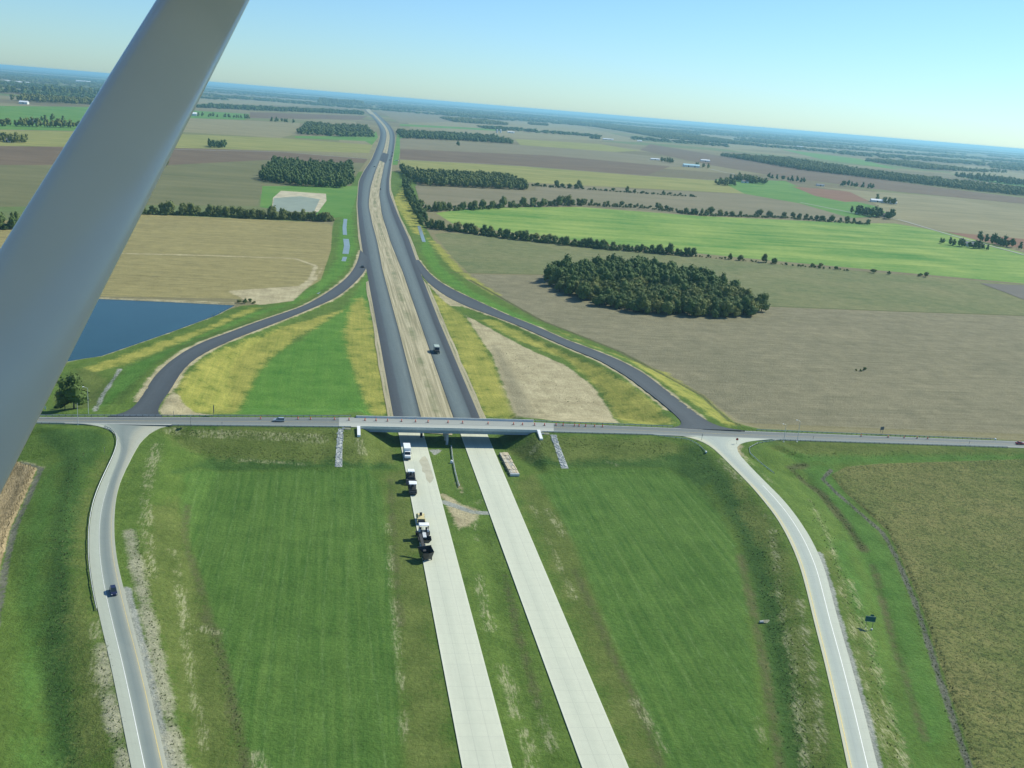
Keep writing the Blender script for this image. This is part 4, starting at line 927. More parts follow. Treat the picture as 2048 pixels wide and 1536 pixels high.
# timber laid out along the right carriageway
q0 = P(1007, 909, .1); q1 = P(1029, 951, .1); dl = q1 - q0; Lt = float(np.linalg.norm(dl[:2])); rz = heading(q0, q1)
t = thing('timber_stack', 'long low stack of weathered timber planks on the grass beside the right carriageway', 'timber', q0, rz)
Wt = 3.9; nb = 6; pl_me = None
part('bearer_frame', M_woodd, t, lambda m: [m.box(-Wt / 2 - .35, Wt / 2 + .25, y, y + .35, 0, .35) for y in np.linspace(.3, Lt - .8, 12)])
for bidx in range(nb):
    y0 = bidx * Lt / nb
    for i in range(8):
        x = -Wt / 2 + (i + .5) * Wt / 8; hgt = random.uniform(.9, 1.2); o_ = MB(); jx = random.uniform(-.05, .05)
        o_.box(x - .22 + jx, x + .22 + jx, y0 + random.uniform(.02, .35), y0 + Lt / nb - random.uniform(.02, .4), .36, hgt)
        o_.build('plank', M_wood if random.random() < .6 else M_woodd, t)
part('end_board', M_galv, t, lambda m: m.box(-Wt / 2, Wt / 2, Lt + .1, Lt + .9, 0, 1.0))

# ------------------------------------------------------------------ signs, lamp posts, small posts
def sign(label, base, rz, w_, h_, z0, face, posts=1, name='road_sign', back=None, extra=None, cat='sign'):
    t = thing(name, label, cat, base, rz); xs = [0] if posts == 1 else [-w_ * .32, w_ * .32]
    for x in xs: part('post', M_galvd, t, lambda m: m.tube((x, 0, -.3), (x, 0, z0 + h_ * .9), .07, 8))
    p = part('panel', face, t, lambda m: m.box(-w_ / 2, w_ / 2, -.10, -.06, z0, z0 + h_), .01)
    part('panel_back', back or M_signback, t, lambda m: m.box(-w_ / 2 + .03, w_ / 2 - .03, -.06, -.045, z0 + .03, z0 + h_ - .03))
    if extra: extra(t)
    return t
g_ = G(1737, 1258)
def teal_extra(t):
    part('exit_tab', M_teal, t, lambda m: m.box(-.2, .9, -.10, -.06, 4.55, 5.15)); part('border', M_linew, t, lambda m: (m.box(-1.55, 1.55, -.115, -.102, 4.36, 4.46), m.box(-1.55, 1.55, -.115, -.102, 2.65, 2.7)))
    for x in (-1.0, 1.0): part('footing', M_concw, t, lambda m: m.tube((x, 0, -.2), (x, 0, .25), .3, 10))
sign('teal guide sign on two posts on the grass right of the right ramp', g_, math.radians(-4), 3.2, 1.9, 2.6, M_teal, 2, extra=teal_extra)
# red octagon
g_ = G(1473, 888); t = thing('stop_sign', 'red octagonal stop sign where the right ramp meets the crossroad', 'sign', g_, 0)
part('post', M_galvd, t, lambda m: m.tube((0, 0, -.2), (0, 0, 2.7), .05, 8))
def octo(m, r, y0, y1):
    v = [(r * math.cos(math.pi / 8 + i * math.pi / 4), y0, 2.4 + r * math.sin(math.pi / 8 + i * math.pi / 4)) for i in range(8)]
    m.add(v + [(x, y1, z) for x, _, z in v], [tuple(range(8)), tuple(range(15, 7, -1))] + [(i, (i + 1) % 8, 8 + (i + 1) % 8, 8 + i) for i in range(8)])
part('panel', M_red, t, lambda m: octo(m, .62, -.10, -.06)); part('border', M_linew, t, lambda m: octo(m, .66, -.085, -.058))
AXR = RZ + math.pi / 2
sign('dark sign seen edge on where the right ramp joins the crossroad', G(1403, 881), RZ + .9, 1.3, 1.5, 2.0, M_signback)
sign('dark sign on a post on the near crossroad edge right of the left ramp', G(381, 854), AXR, 2.2, 1.9, 3.0, M_signback)
sign('narrow pale green sign on the far side of the crossroad beside the yellow weeds', P(427, 831.5, 6.6), AXR + .35, 1.6, 3.2, 1.6, simple('sign_green', (.10, .32, .24), .5))
sign('small white marker on the far side of the crossroad at the left', G(91, 820), .1, .7, 1.6, .3, M_white)
sign('dark pointed sign back on the far side of the crossroad beside the brown field', P(1762, 869.5, 4.6), .5, 2.6, 1.7, 2.6, M_signback, 2)
sign('small dark square sign by the far edge of the left asphalt ramp', P(347, 833, 6.4), AXR, .9, .9, 1.6, M_signback)
def lamp_post(label, base, hgt, arm, rz=0):
    t = thing('lamp_post', label, 'lamp post', base, rz)
    part('pole', M_galv, t, lambda m: m.tube((0, 0, -.3), (0, 0, hgt), .13, 10, .07)); part('footing', M_concw, t, lambda m: m.tube((0, 0, -.4), (0, 0, .3), .38, 10))
    if arm:
        a = part('arm', M_galv, t, lambda m: m.tube((0, 0, hgt - .05), (arm, 0, hgt + .5), .06, 8))
        part('lamp_head', M_white, a, lambda m: m.box(min(arm, arm * 1.45), max(arm, arm * 1.45), -.25, .25, hgt + .38, hgt + .62), .05)
    return t
lamp_post('tall lamp post with white head on the far side of the crossroad at the left', P(177, 829, 5.6), 12.0, -1.6)
lamp_post('grey pole on the near side of the crossroad casting a long shadow at the left', G(156, 850), 9.8, 0)
lamp_post('left and shorter of two poles on the near crossroad side past the right ramp', G(1567, 884), 8.5, -1.2)
lamp_post('right and taller of two poles on the near crossroad side past the right ramp', G(1594, 884), 10.5, -1.4)
for i, (x, y, lb) in enumerate(((1626, 879, 'thin marker post on the near road edge right of the two tall poles'), (1938, 889, 'thin marker post on the near road edge near the red car'), (444, 851, 'thin marker post on the near road edge left of the silver minivan'), (209, 905, 'thin marker post on the slope inside the left ramp corner'))):
    t = thing('marker_post', lb, 'post', G(x, y), 0); part('post', M_galvd, t, lambda m: m.box(-.06, .06, -.04, .04, -.2, 2.2)); part('reflector', M_white, t, lambda m: m.box(-.08, .08, -.06, -.042, 1.9, 2.15))
for o in scene.objects:
    if o.parent is None and o.name.split('.')[0] in ('box_truck', 'compact_loader', 'road_roller', 'asphalt_paver', 'material_hopper', 'dump_truck'):
        k = {'box_truck': 1.2, 'compact_loader': 1.35, 'road_roller': 1.3, 'asphalt_paver': 1.35, 'material_hopper': 1.45, 'dump_truck': 1.25}[o.name.split('.')[0]]; o.scale = (k, k, k)
# ------------------------------------------------------------------ trees
def leaf_mat(name, ca, cb, cc):
    m, n, b = new_mat(name); g = n.nodes.new('ShaderNodeNewGeometry'); oi = n.nodes.new('ShaderNodeObjectInfo')
    f = noise(n, .45, 3, g.outputs['Position'], .7); big = noise(n, .05, 2, g.outputs['Position'])
    c = mixc(n, ramp(n, f, .3, .7), ca, cb)
    k = math_(n, 'ADD', math_(n, 'MULTIPLY', oi.outputs['Random'], .75), math_(n, 'MULTIPLY', big, .5))
    c = mixc(n, ramp(n, k, .45, 1.0), c, cc)
    n.links.new(c, b.inputs['Base Color']); b.inputs['Roughness'].default_value = .8; b.inputs['Specular IOR Level'].default_value = .25
    return m
M_leaf = leaf_mat('broadleaf', (.046, .092, .018), (.105, .160, .034), (.175, .185, .044))
M_leafy = leaf_mat('shrub_leaf', (.050, .100, .024), (.115, .170, .042), (.16, .18, .05))
def crown_arrays(seed, R_, Hc, z0, nl, nleaf, size, core=True, droop=0.):
    """leaf clumps on several lobes around a dark core; returns verts, quads"""
    r = np.random.default_rng(seed); V = []; Q = []
    lobes = []
    for i in range(nl):
        a = 2 * math.pi * (i + r.random() * .6) / nl; rr = R_ * r.uniform(.35, .62); zz = z0 + Hc * r.uniform(.18, .72)
        lobes.append((rr * math.cos(a), rr * math.sin(a), zz, R_ * r.uniform(.38, .55), Hc * r.uniform(.20, .30)))
    lobes.append((r.normal(0, .1) * R_, r.normal(0, .1) * R_, z0 + Hc * .74, R_ * .5, Hc * .27)); lobes.append((0, 0, z0 + Hc * .4, R_ * .72, Hc * .36))
    for i in range(nleaf):
        lx, ly, lz, lr, lh = lobes[r.integers(len(lobes))]
        d = r.normal(size=3); d /= np.linalg.norm(d)
        if d[2] < -.35: d[2] *= -.6
        k = r.uniform(.82, 1.12); p = np.array([lx + d[0] * lr * k, ly + d[1] * lr * k, lz + d[2] * lh * k])
        nn = d + r.normal(0, .45, 3); nn /= np.linalg.norm(nn)
        u = np.cross(nn, r.normal(size=3)); u /= np.linalg.norm(u); v = np.cross(nn, u); s = size * r.uniform(.6, 1.3)
        b_ = len(V); bend = nn * s * r.uniform(-.35, .1)
        V += [p - u * s, p + v * s * .7 + bend, p + u * s, p - v * s * .7 + bend]; Q.append((b_, b_ + 3, b_ + 2, b_ + 1))
    if core:
        for lx, ly, lz, lr, lh in lobes:
            b_ = len(V); k = .8; rings = 3; m = 6
            V.append(np.array([lx, ly, lz + lh * k]))
            for j in (1, 2):
                t = math.pi * j / 3
                for i in range(m): V.append(np.array([lx + lr * k * math.sin(t) * math.cos(i * math.tau / m), ly + lr * k * math.sin(t) * math.sin(i * math.tau / m), lz + lh * k * math.cos(t)]))
            V.append(np.array([lx, ly, lz - lh * k])); e = b_ + 1 + 2 * m
            for i in range(m):
                j = (i + 1) % m
                Q += [(b_, b_ + 1 + i, b_ + 1 + j, b_ + 1 + j), (b_ + 1 + i, b_ + 1 + m + i, b_ + 1 + m + j, b_ + 1 + j), (e, b_ + 1 + m + j, b_ + 1 + m + i, b_ + 1 + m + i)]
    return np.array(V), Q
def crown_mesh(name, V, Q, mat):
    me = bpy.data.meshes.new(name); me.from_pydata([tuple(v) for v in V], [], [q if q[2] != q[3] else q[:3] for q in Q]); me.materials.append(mat); return me
def trunk_mesh(h, r, seed):
    rr = random.Random(seed); m = MB(); m.tube((0, 0, -.3), (0, 0, h * .62), r, 8, r * .55)
    for i in range(4):
        a = i * 1.7 + rr.random(); z = h * rr.uniform(.35, .55); m.tube((0, 0, z), (math.cos(a) * h * .2, math.sin(a) * h * .2, z + h * .22), r * .4, 6, r * .15)
    o = m.build('trunk', M_bark); me = o.data; bpy.data.objects.remove(o); return me
TP = []
for i in range(7):
    h = [15.5, 17, 14, 16.2, 18, 13, 15][i]; R_ = [5.2, 5.6, 4.8, 5.9, 5.4, 5.0, 4.6][i]
    V, Q = crown_arrays(50 + i, R_, h * .94, h * .05, 10, 680, .50)
    TP.append((crown_mesh('crown', V, Q, M_leaf if i < 5 else M_leafy), trunk_mesh(h, .28, i), h))
BP = []
for i in range(5):
    h = [5.5, 7.0, 4.2, 8.5, 6.2][i]; R_ = [3.0, 3.2, 2.8, 3.4, 3.6][i]
    V, Q = crown_arrays(90 + i, R_, h * .93, h * .05, 6, 260, .55)
    BP.append((crown_mesh('crown', V, Q, M_leafy), trunk_mesh(h, .12, 40 + i), h))
def tree(p, sc, protos, label, group, name='tree', cat='tree', idx=None):
    cm, tm, h = protos[random.randrange(len(protos)) if idx is None else idx]
    t = thing(name, label, cat, p, random.random() * 6.28, group); wx = 1.14; t.scale = (sc * wx * random.uniform(.9, 1.15), sc * wx * random.uniform(.9, 1.15), sc * random.uniform(.82, .98))
    for nm, me in (('trunk', tm), ('crown', cm)):
        o = bpy.data.objects.new(nm, me); COL.objects.link(o); o.parent = t
    return t
def inside(p, poly):
    c = False; n = len(poly)
    for i in range(n):
        a, b = poly[i], poly[(i + 1) % n]
        if (a[1] > p[1]) != (b[1] > p[1]) and p[0] < (b[0] - a[0]) * (p[1] - a[1]) / (b[1] - a[1]) + a[0]: c = not c
    return c
def scatter(poly, spacing, seed=1, jit=.38):
    r = random.Random(seed); poly = [tuple(p[:2]) for p in poly]; xs = [p[0] for p in poly]; ys = [p[1] for p in poly]; out = []; j = 0
    y = min(ys)
    while y <= max(ys):
        x = min(xs) + (spacing / 2 if j % 2 else 0)
        while x <= max(xs):
            q = (x + r.uniform(-jit, jit) * spacing, y + r.uniform(-jit, jit) * spacing)
            if inside(q, poly): out.append(q)
            x += spacing
        y += spacing * .87; j += 1
    return out
# the near wood
wood = [P(a, c) for a, c in [(1092, 566), (1125, 590), (1185, 612), (1260, 624), (1350, 632), (1450, 638), (1522, 637), (1523, 622), (1470, 592), (1400, 565), (1330, 548), (1230, 543), (1130, 546), (1098, 553)]]
wp_ = sorted(scatter(wood, 8.5, 3), key=lambda q: q[1] - .1 * q[0])
for x, y in wp_[:240]:
    tree((x, y, 0), random.uniform(.62, 1.0) * random.choice((1, 1, 1.15)), TP, 'broadleaf tree in the dense wood standing alone in the brown field', 'trees of the wood in the brown field')
def merge_trees(name, label, pts, smin, smax, protos, mat, cat):
    Vs = []; Qs = []; k = 0; r = np.random.default_rng(5)
    for x, y in pts:
        V, Q = protos[r.integers(len(protos))]; a = r.random() * 6.28; s = r.uniform(smin, smax); c_, s_ = math.cos(a), math.sin(a); W_ = V * s
        Vs.append(np.stack([W_[:, 0] * c_ - W_[:, 1] * s_ + x, W_[:, 0] * s_ + W_[:, 1] * c_ + y, W_[:, 2]], 1)); Qs.append(Q + k); k += len(V)
    Q = np.concatenate(Qs); tri = np.concatenate([Q[:, [0, 1, 2]], Q[Q[:, 2] != Q[:, 3]][:, [0, 2, 3]]])
    me = np_mesh(name, np.concatenate(Vs), tri, mat); o = bpy.data.objects.new(name, me); COL.objects.link(o); return tag(o, label, cat, kind='stuff')
WQ = []
for i in range(5): V, Q = crown_arrays(60 + i, [5.2, 5.6, 4.8, 5.9, 5.2][i], [14.5, 16, 13.5, 15, 17][i], .8, 10, 420, .62); WQ.append((V.astype(np.float32), np.array(Q, np.int32)))
merge_trees('wood', 'rear part of the dense wood standing alone in the brown field', wp_[240:], .7, 1.2, WQ, M_leaf, 'wood')
def hedge(px, n, protos, label, group, smin, smax, name='tree', jit=3.0, two=False, cat='tree'):
    l = resample(np.array([P(a, c) for a, c in px]), n)
    for q in l:
        tree((q[0] + random.uniform(-jit, jit), q[1] + random.uniform(-jit, jit), 0), random.uniform(smin, smax), protos, label, group, name, cat=cat)
def hedge_stuff(label, px, n, smin, smax, jit=4., bush=.5, name='hedgerow'):
    l = resample(np.array([P(a, c) for a, c in px]), n); Vs = []; Qs = []; k = 0; r = np.random.default_rng(n)
    for q in l:
        for rep in range(2):
            small = rep == 1 or r.random() < bush * .5
            V, Q = HQ[r.integers(4)] if not small else HQ[4 + r.integers(3)]
            a = r.random() * 6.28; s = r.uniform(smin, smax) * (1.0 if r.random() > .12 else 1.3); c_, s_ = math.cos(a), math.sin(a)
            W_ = V * s; Vs.append(np.stack([W_[:, 0] * c_ - W_[:, 1] * s_ + q[0] + r.uniform(-jit, jit), W_[:, 0] * s_ + W_[:, 1] * c_ + q[1] + r.uniform(-jit, jit), W_[:, 2]], 1)); Qs.append(Q + k); k += len(V)
    Q = np.concatenate(Qs); tri = np.concatenate([Q[:, [0, 1, 2]], Q[Q[:, 2] != Q[:, 3]][:, [0, 2, 3]]])
    me = np_mesh(name, np.concatenate(Vs), tri, M_leafy); o = bpy.data.objects.new(name, me); COL.objects.link(o); return tag(o, label, 'hedgerow', kind='stuff')
HQ = []
for i in range(4): V, Q = crown_arrays(300 + i, [4.6, 5.2, 4.9, 5.6][i], [13, 15, 11.5, 13.5][i], .8, 7, 260, .66); HQ.append((V.astype(np.float32), np.array(Q, np.int32)))
for i in range(3): V, Q = crown_arrays(320 + i, [3.4, 3.9, 3.0][i], [5.5, 6.5, 4.5][i], .1, 6, 150, .55); HQ.append((V.astype(np.float32), np.array(Q, np.int32)))
hedge([(860, 455), (930, 464), (1000, 473), (1100, 485), (1210, 497)], 30, TP, 'tree in the thick hedgerow along the near edge of the bright green field', 'trees of the hedgerow below the green field', .5, .85)
hedge_stuff('low scrub filling the hedgerow under the trees along the near edge of the green field', [(858, 456), (930, 466), (1000, 475), (1100, 487), (1215, 499), (1300, 506), (1388, 513)], 130, .4, .85, 4, 1.0)
hedge([(1215, 497), (1300, 504), (1385, 512)], 13, TP, 'tree in the thinner end of the hedgerow below the bright green field', 'trees at the thin end of the green field hedgerow', .40, .62)
hedge([(1140, 483), (1230, 495), (1310, 503), (1385, 510)], 12, BP, 'bush between the trees at the thin end of the green field hedgerow', 'bushes at the thin end of the green field hedgerow', .7, 1.0, 'bush', cat='bush')
for x, y, s, lb in ((1460, 519, .6, 'left tree of the pair in the gap of the green field hedgerow'), (1480, 521, .62, 'right tree of the pair in the gap of the green field hedgerow'), (1528, 525, .72, 'single bushy tree right of the pair on the green field edge'), (1548, 528, .5, 'smaller tree touching the single bushy tree on the green field edge')):
    tree(P(x, y), s, TP, lb, None)
for x, y, s, lb in ((1625, 533, .9, 'first low bush along the green field edge'), (1640, 536, .9, 'second low bush along the green field edge'), (1672, 539, .7, 'third, small bush along the green field edge'), (1746, 546, .95, 'fourth bush, standing apart along the green field edge'), (1778, 549, .6, 'small bush right of the fourth on the green field edge'), (1840, 553, .8, 'left of the last two bushes on the green field edge'), (1852, 554, .9, 'right of the last two bushes on the green field edge')):
    tree(P(x, y), s, BP, lb, None, 'bush', 'bush')
# belt of trees beside the highway
hedge_stuff('belt of trees along the right side of the new highway', [(812, 368), (820, 395), (834, 425), (856, 455)], 75, .5, .9, 7, .3, 'tree_belt')
hedge_stuff('dense tree hedgerow along the far edge of the bright green field', [(838, 424), (920, 420), (1000, 416), (1090, 412), (1180, 410)], 90, .6, 1.05, 9)
tree(P(1138, 411), 1.45, TP, 'tallest rounded tree in the hedgerow above the bright green field', None)
hedge([(1190, 410), (1240, 412), (1300, 416), (1345, 421)], 11, BP, 'bush in the ragged middle of the hedgerow above the green field', 'bushes of the hedgerow above the green field', .9, 1.5, 'bush', 6, cat='bush')
for lo, hi, n_, s in (((1370, 428), (1460, 432), 8, 1.0), ((1510, 430), (1535, 432), 3, .9), ((1570, 434), (1660, 444), 9, .9), ((1690, 444), (1735, 450), 4, .8)):
    hedge([lo, hi], int(n_ * 1.0), TP, 'tree in the broken clumps along the far edge of the green field', 'trees of the broken clumps above the green field', s * .7, s, jit=5)
hedge([(1068, 372), (1100, 375), (1160, 378)], 9, BP, 'bush in the sparse hedge right of the middle wood', 'bushes of the sparse hedge', 1.0, 1.6, 'bush', 5, cat='bush'); 
for x, y, s, lb in ((1113, 371, .85, 'dark rounded tree left in the sparse hedge'), (1158, 375, 1.15, 'pointed dark tree in the sparse hedge'), (1254, 383, .95, 'tree standing alone in the right part of the sparse hedge')): tree(P(x, y), s, TP, lb, None)
hedge([(1190, 380), (1260, 385), (1380, 392)], 11, BP, 'small bush at the thin right end of the sparse hedge', 'bushes at the end of the sparse hedge', .8, 1.3, 'bush', 4, cat='bush')
hedge_stuff('low ragged scrub of the sparse hedge right of the middle wood', [(1064, 372), (1160, 378), (1260, 386), (1390, 394)], 60, .35, .7, 5, 2.)
hedge_stuff('low ragged scrub along the far edge of the bright green field', [(1180, 411), (1300, 418), (1400, 431), (1560, 436), (1730, 449)], 130, .4, .8, 8, 1.6)
hedge_stuff('low scrub along the right part of the near edge of the green field', [(1388, 513), (1480, 521), (1560, 529), (1700, 542)], 34, .2, .45, 4, 2.)
# left hedgerow behind the tan field
hedge_stuff('thick hedgerow behind the tan field left of the highway', [(283, 428), (400, 431), (520, 437), (666, 443)], 120, .5, .95, 5)
hedge_stuff('hedgerow trees showing left of the wing strut', [(-60, 462), (10, 458), (46, 455)], 22, .7, 1.1, 5)
tree(P(331, 333), 1.1, TP, 'lone round tree right beside the wing strut', None); tree(P(916, 292), 1.5, TP, 'lone dark tree in front of the far wood right of the highway', None)
tree(G(148, 817), 1.05, TP, 'big dark tree on the slope above the left end of the crossroad', None, idx=4); tree(G(130, 818), .7, TP, 'smaller tree under the big dark tree at the left end of the crossroad', None)
tree(G(116, 817), .6, BP, 'low bush left of the big dark tree at the crossroad', None, 'bush', 'bush')
for x, y, s in ((478, 606, .45), (490, 607, .5), (500, 604, .45), (508, 607, .4)): tree(G(x, y), s, BP, 'small shrub at the pond corner beside the sandy field gate', 'shrubs at the pond corner', 'bush', 'bush')
for x, y, s in ((1712, 742, .22), (1721, 743, .25), (1729, 741, .4)): tree(P(x, y), s, BP, 'tiny shrub in the middle of the brown field', 'shrubs in the brown field', 'bush', 'bush')

# ------------------------------------------------------------------ farther woods: each reads as one mass
FP = []
for i in range(4):
    V, Q = crown_arrays(200 + i, 5.2, 13, .6, 3, 40, 1.25, True); FP.append((V, Q))
FQ = []
for V, Q in FP: FQ.append((V.astype(np.float32), np.array(Q, np.int32)))
def wood_stuff(label, front, depth, spacing, sc, seed=0, hs=1.0, across=False):
    f = [P(a, c) for a, c in front]
    back = []
    d = (f[-1] - f[0])[:2]; d /= np.linalg.norm(d); pn = np.array([-d[1], d[0]]); pn = pn if pn @ f[0][:2] > 0 else -pn
    if not across: pn = np.array([-math.sin(HWY), math.cos(HWY)])
    for p in reversed(f): back.append(np.array([p[0] + pn[0] * depth, p[1] + pn[1] * depth, 0]))
    pts = scatter(f + back, spacing, seed); r = np.random.default_rng(seed); Vs = []; Qs = []; k = 0
    for x, y in pts:
        V, Q = FQ[r.integers(4)]; a = r.random() * 6.28; s = sc * r.uniform(.75, 1.15); c_, s_ = math.cos(a), math.sin(a)
        W_ = V * s; W_[:, 2] *= hs * r.uniform(.85, 1.15); W2 = np.stack([W_[:, 0] * c_ - W_[:, 1] * s_ + x, W_[:, 0] * s_ + W_[:, 1] * c_ + y, W_[:, 2]], 1)
        Vs.append(W2); Qs.append(Q + k); k += len(V)
    if not Vs: return
    Q = np.concatenate(Qs); Vv = np.concatenate(Vs)
    tri = np.concatenate([Q[:, [0, 1, 2]], Q[Q[:, 2] != Q[:, 3]][:, [0, 2, 3]]])
    me = np_mesh('wood', Vv, tri, M_leaf); o = bpy.data.objects.new('wood', me); COL.objects.link(o); tag(o, label, 'wood', kind='stuff'); return len(pts)
cnt = 0
for args in [
    ('dark wood behind the small pond left of the highway', [(516, 362), (600, 373), (690, 377), (706, 368)], 440, 10.5, 1.15),
    ('long dark wood right of the highway beyond the hedgerows', [(812, 358), (850, 372), (950, 376), (1060, 381)], 240, 10.5, 1.15),
    ('rounded wood left of the highway bend', [(594, 268), (660, 273), (746, 275)], 1000, 24, 2.3, 0, .6),
    ('low dark wood right of the highway bend', [(806, 277), (920, 282), (1028, 288)], 560, 22, 2.1, 0, .65),
    ('double wood in the middle distance, near strip', [(912, 245), (970, 249), (1018, 251)], 1300, 44, 4.0, 0, .42),
    ('double wood in the middle distance, far strip', [(896, 231), (960, 236), (1012, 241)], 1500, 52, 4.6, 0, .38),
    ('small copse right of the double wood', [(1064, 250), (1098, 252)], 250, 20, 1.6),
    ('long hedge wood left of the far highway', [(390, 216), (520, 222), (640, 226), (728, 230)], 700, 38, 3.4, 0, .5),
    ('dark far wood where the highway vanishes', [(634, 207), (728, 212)], 1500, 50, 4.2),
    ('far wood left of the wing strut', [(20, 201), (90, 206), (200, 211)], 350, 26, 2.2),
    ('wood belt left of the wing strut above the far wood', [(-200, 182), (60, 189), (230, 195)], 500, 60, 3.6),
    ('wood stepping down to the right in the far middle', [(1140, 244), (1200, 256), (1240, 262), (1325, 277)], 900, 34, 3.0, 0, .52, True),
    ('second step of the far middle wood', [(1040, 232), (1150, 240), (1230, 250)], 1500, 50, 4.4, 0, .4),
    ('very long dark wood strip right of the farms', [(1438, 312), (1520, 326), (1600, 340), (1800, 364), (1950, 382), (2036, 391)], 420, 18, 1.9, 0, .72, True),
    ('wood behind the white sheds on the far right', [(1726, 322), (1790, 331), (1850, 339), (1946, 344)], 600, 26, 2.5, 0, .58, True),
    ('flat far wood right of the middle', [(1356, 279), (1430, 286), (1508, 292)], 900, 34, 3.0, 0, .5),
    ('small flat wood on the far right', [(1534, 288), (1600, 293), (1664, 297)], 900, 34, 3.0, 0, .5),
    ('wood edge at the right border', [(1990, 366), (2048, 372), (2200, 390)], 300, 20, 2.0),
    ('shrubby row in the far fields beyond the highway', [(760, 217), (840, 222)], 220, 26, 2.0),
    ('tree row by the farm left of the wing strut', [(-60, 252), (60, 254), (165, 258)], 50, 16, 1.6),
    ('scattered trees before the farm left of the wing strut', [(70, 244), (140, 240)], 60, 22, 1.5),
    ('tree row right of the wing strut by the far farm', [(395, 233), (500, 238)], 40, 22, 1.4),
    ('tree row below the long hedge wood', [(540, 243), (590, 247)], 60, 26, 1.4),
    ('grove round the farm in the right middle distance', [(1440, 372), (1475, 372)], 60, 14, 1.3),
    ('grove at the meadow farm', [(1490, 366), (1536, 370)], 120, 13, 1.4),
    ('tree row along the lane on the right', [(1545, 358), (1620, 368)], 30, 16, 1.2),
    ('shrubs in the right fields', [(1680, 372), (1760, 380)], 40, 18, 1.2),
    ('grove by the long white shed', [(1775, 408), (1806, 412)], 60, 12, 1.2),
    ('grove around the houses on the lane', [(1735, 434), (1790, 440)], 70, 12, 1.25),
    ('hedge on the lane at the right border', [(1890, 490), (1985, 502)], 25, 8, .8),
    ('grove at the right border by the lane', [(1995, 492), (2048, 500)], 60, 10, 1.1),
    ('trees by the barns in the far middle', [(1330, 325), (1352, 328)], 80, 14, 1.3), ('trees beside the blue roofed barn', [(1400, 335), (1420, 338)], 60, 13, 1.3),
    ('trees behind the white barn', [(995, 262), (1015, 263)], 120, 16, 1.5), ('trees by the far white barn', [(1185, 278), (1200, 279)], 100, 16, 1.5),
    ('trees about the farmhouse right of the wing strut', [(412, 295), (446, 297)], 70, 12, 1.3), ('dark trees at the left border', [(-20, 283), (40, 287)], 70, 14, 1.2),
]:
    a_ = list(args) + [0, 1.0, False][len(args) - 5:]; a_[5] = len(args[0]); cnt += wood_stuff(*a_) or 0
# woods out to the horizon
rr = random.Random(11); hz = 0
for D, n_, wmin, wmax in ((6500, 9, 600, 1500), (8500, 12, 800, 2200), (11000, 14, 1200, 3200), (15000, 16, 2000, 5000), (21000, 16, 3500, 9000), (30000, 14, 6000, 14000), (44000, 12, 9000, 22000)):
    for i in range(n_):
        x = D * rr.uniform(-.62, .62); y = D * rr.uniform(.9, 1.15); wd = rr.uniform(wmin, wmax); dp = D * rr.uniform(.02, .05)
        if D < 9000 and -.25 < x / y < .0: continue
        r = np.random.default_rng(hz); Vs = []; Qs = []; k = 0; sp = max(35, D / 170); m = max(6, int(wd / sp))
        for j in range(m):
            for l in range(3):
                V, Q = FQ[r.integers(4)]; s = sp / 7.5 * r.uniform(.8, 1.2); W_ = V * s; W_[:, 2] = V[:, 2] * r.uniform(1.2, 1.9)
                u_ = (j / m - .5) * wd + r.normal(0, sp * .4); v_ = (l - 1) * dp * .4 + r.normal(0, sp)
                W_[:, 0] += x + u_ * math.cos(HWY); W_[:, 1] += y + u_ * math.sin(HWY) + v_
                Vs.append(W_); Qs.append(Q + k); k += len(V)
        Q = np.concatenate(Qs); tri = np.concatenate([Q[:, [0, 1, 2]], Q[Q[:, 2] != Q[:, 3]][:, [0, 2, 3]]])
        me = np_mesh('wood', np.concatenate(Vs), tri, M_leaf); o = bpy.data.objects.new('wood', me); COL.objects.link(o); hz += 1
        tag(o, 'strip of far woodland in the blue haze towards the horizon', 'wood', 'woodland strips near the horizon', 'stuff')

# ------------------------------------------------------------------ weeds, crop plants: nobody could count them
def tuft_arrays(seed, blades, w_, h_):
    r = np.random.default_rng(seed); V = []; Q = []
    for i in range(blades):
        a = r.random() * 6.28; c_, s_ = math.cos(a), math.sin(a); ox, oy = r.normal(0, w_ * .35, 2); hh = h_ * r.uniform(.6, 1.2); ln = w_ * r.uniform(.3, .7); k = len(V)
        V += [(ox - s_ * w_ * .35, oy + c_ * w_ * .35, -.1), (ox + s_ * w_ * .35, oy - c_ * w_ * .35, -.1), (ox + c_ * ln, oy + s_ * ln, hh)]; Q.append((k, k + 1, k + 2))
    return np.array(V, np.float32), np.array(Q, np.int32)
def plants(name, label, pts, mat, protos, smin, smax, dz=0., seed=1):
    r = np.random.default_rng(seed); pts = np.asarray(pts); zz = H(pts[:, 0], pts[:, 1]) + dz; Vs = []; Qs = []; k = 0
    for (x, y), z in zip(pts, zz):
        V, Q = protos[r.integers(len(protos))]; s = r.uniform(smin, smax); a = r.random() * 6.28; c_, s_ = math.cos(a), math.sin(a)
        Vs.append(np.stack([(V[:, 0] * c_ - V[:, 1] * s_) * s + x, (V[:, 0] * s_ + V[:, 1] * c_) * s + y, V[:, 2] * s + z], 1)); Qs.append(Q + k); k += len(V)
    me = np_mesh(name, np.concatenate(Vs), np.concatenate(Qs), mat); o = bpy.data.objects.new(name, me); COL.objects.link(o); return tag(o, label, kind='stuff')
TU = [tuft_arrays(i, 6, .55, .45) for i in range(5)]
M_bean = leaf_mat('bean_leaf', (.10, .155, .034), (.20, .215, .07), (.26, .21, .09))
M_weed = leaf_mat('weed_leaf', (.06, .115, .026), (.12, .16, .045), (.26, .25, .12))
M_corn = simple('dry_corn', (.30, .24, .12), .9, 0, .35, .4)
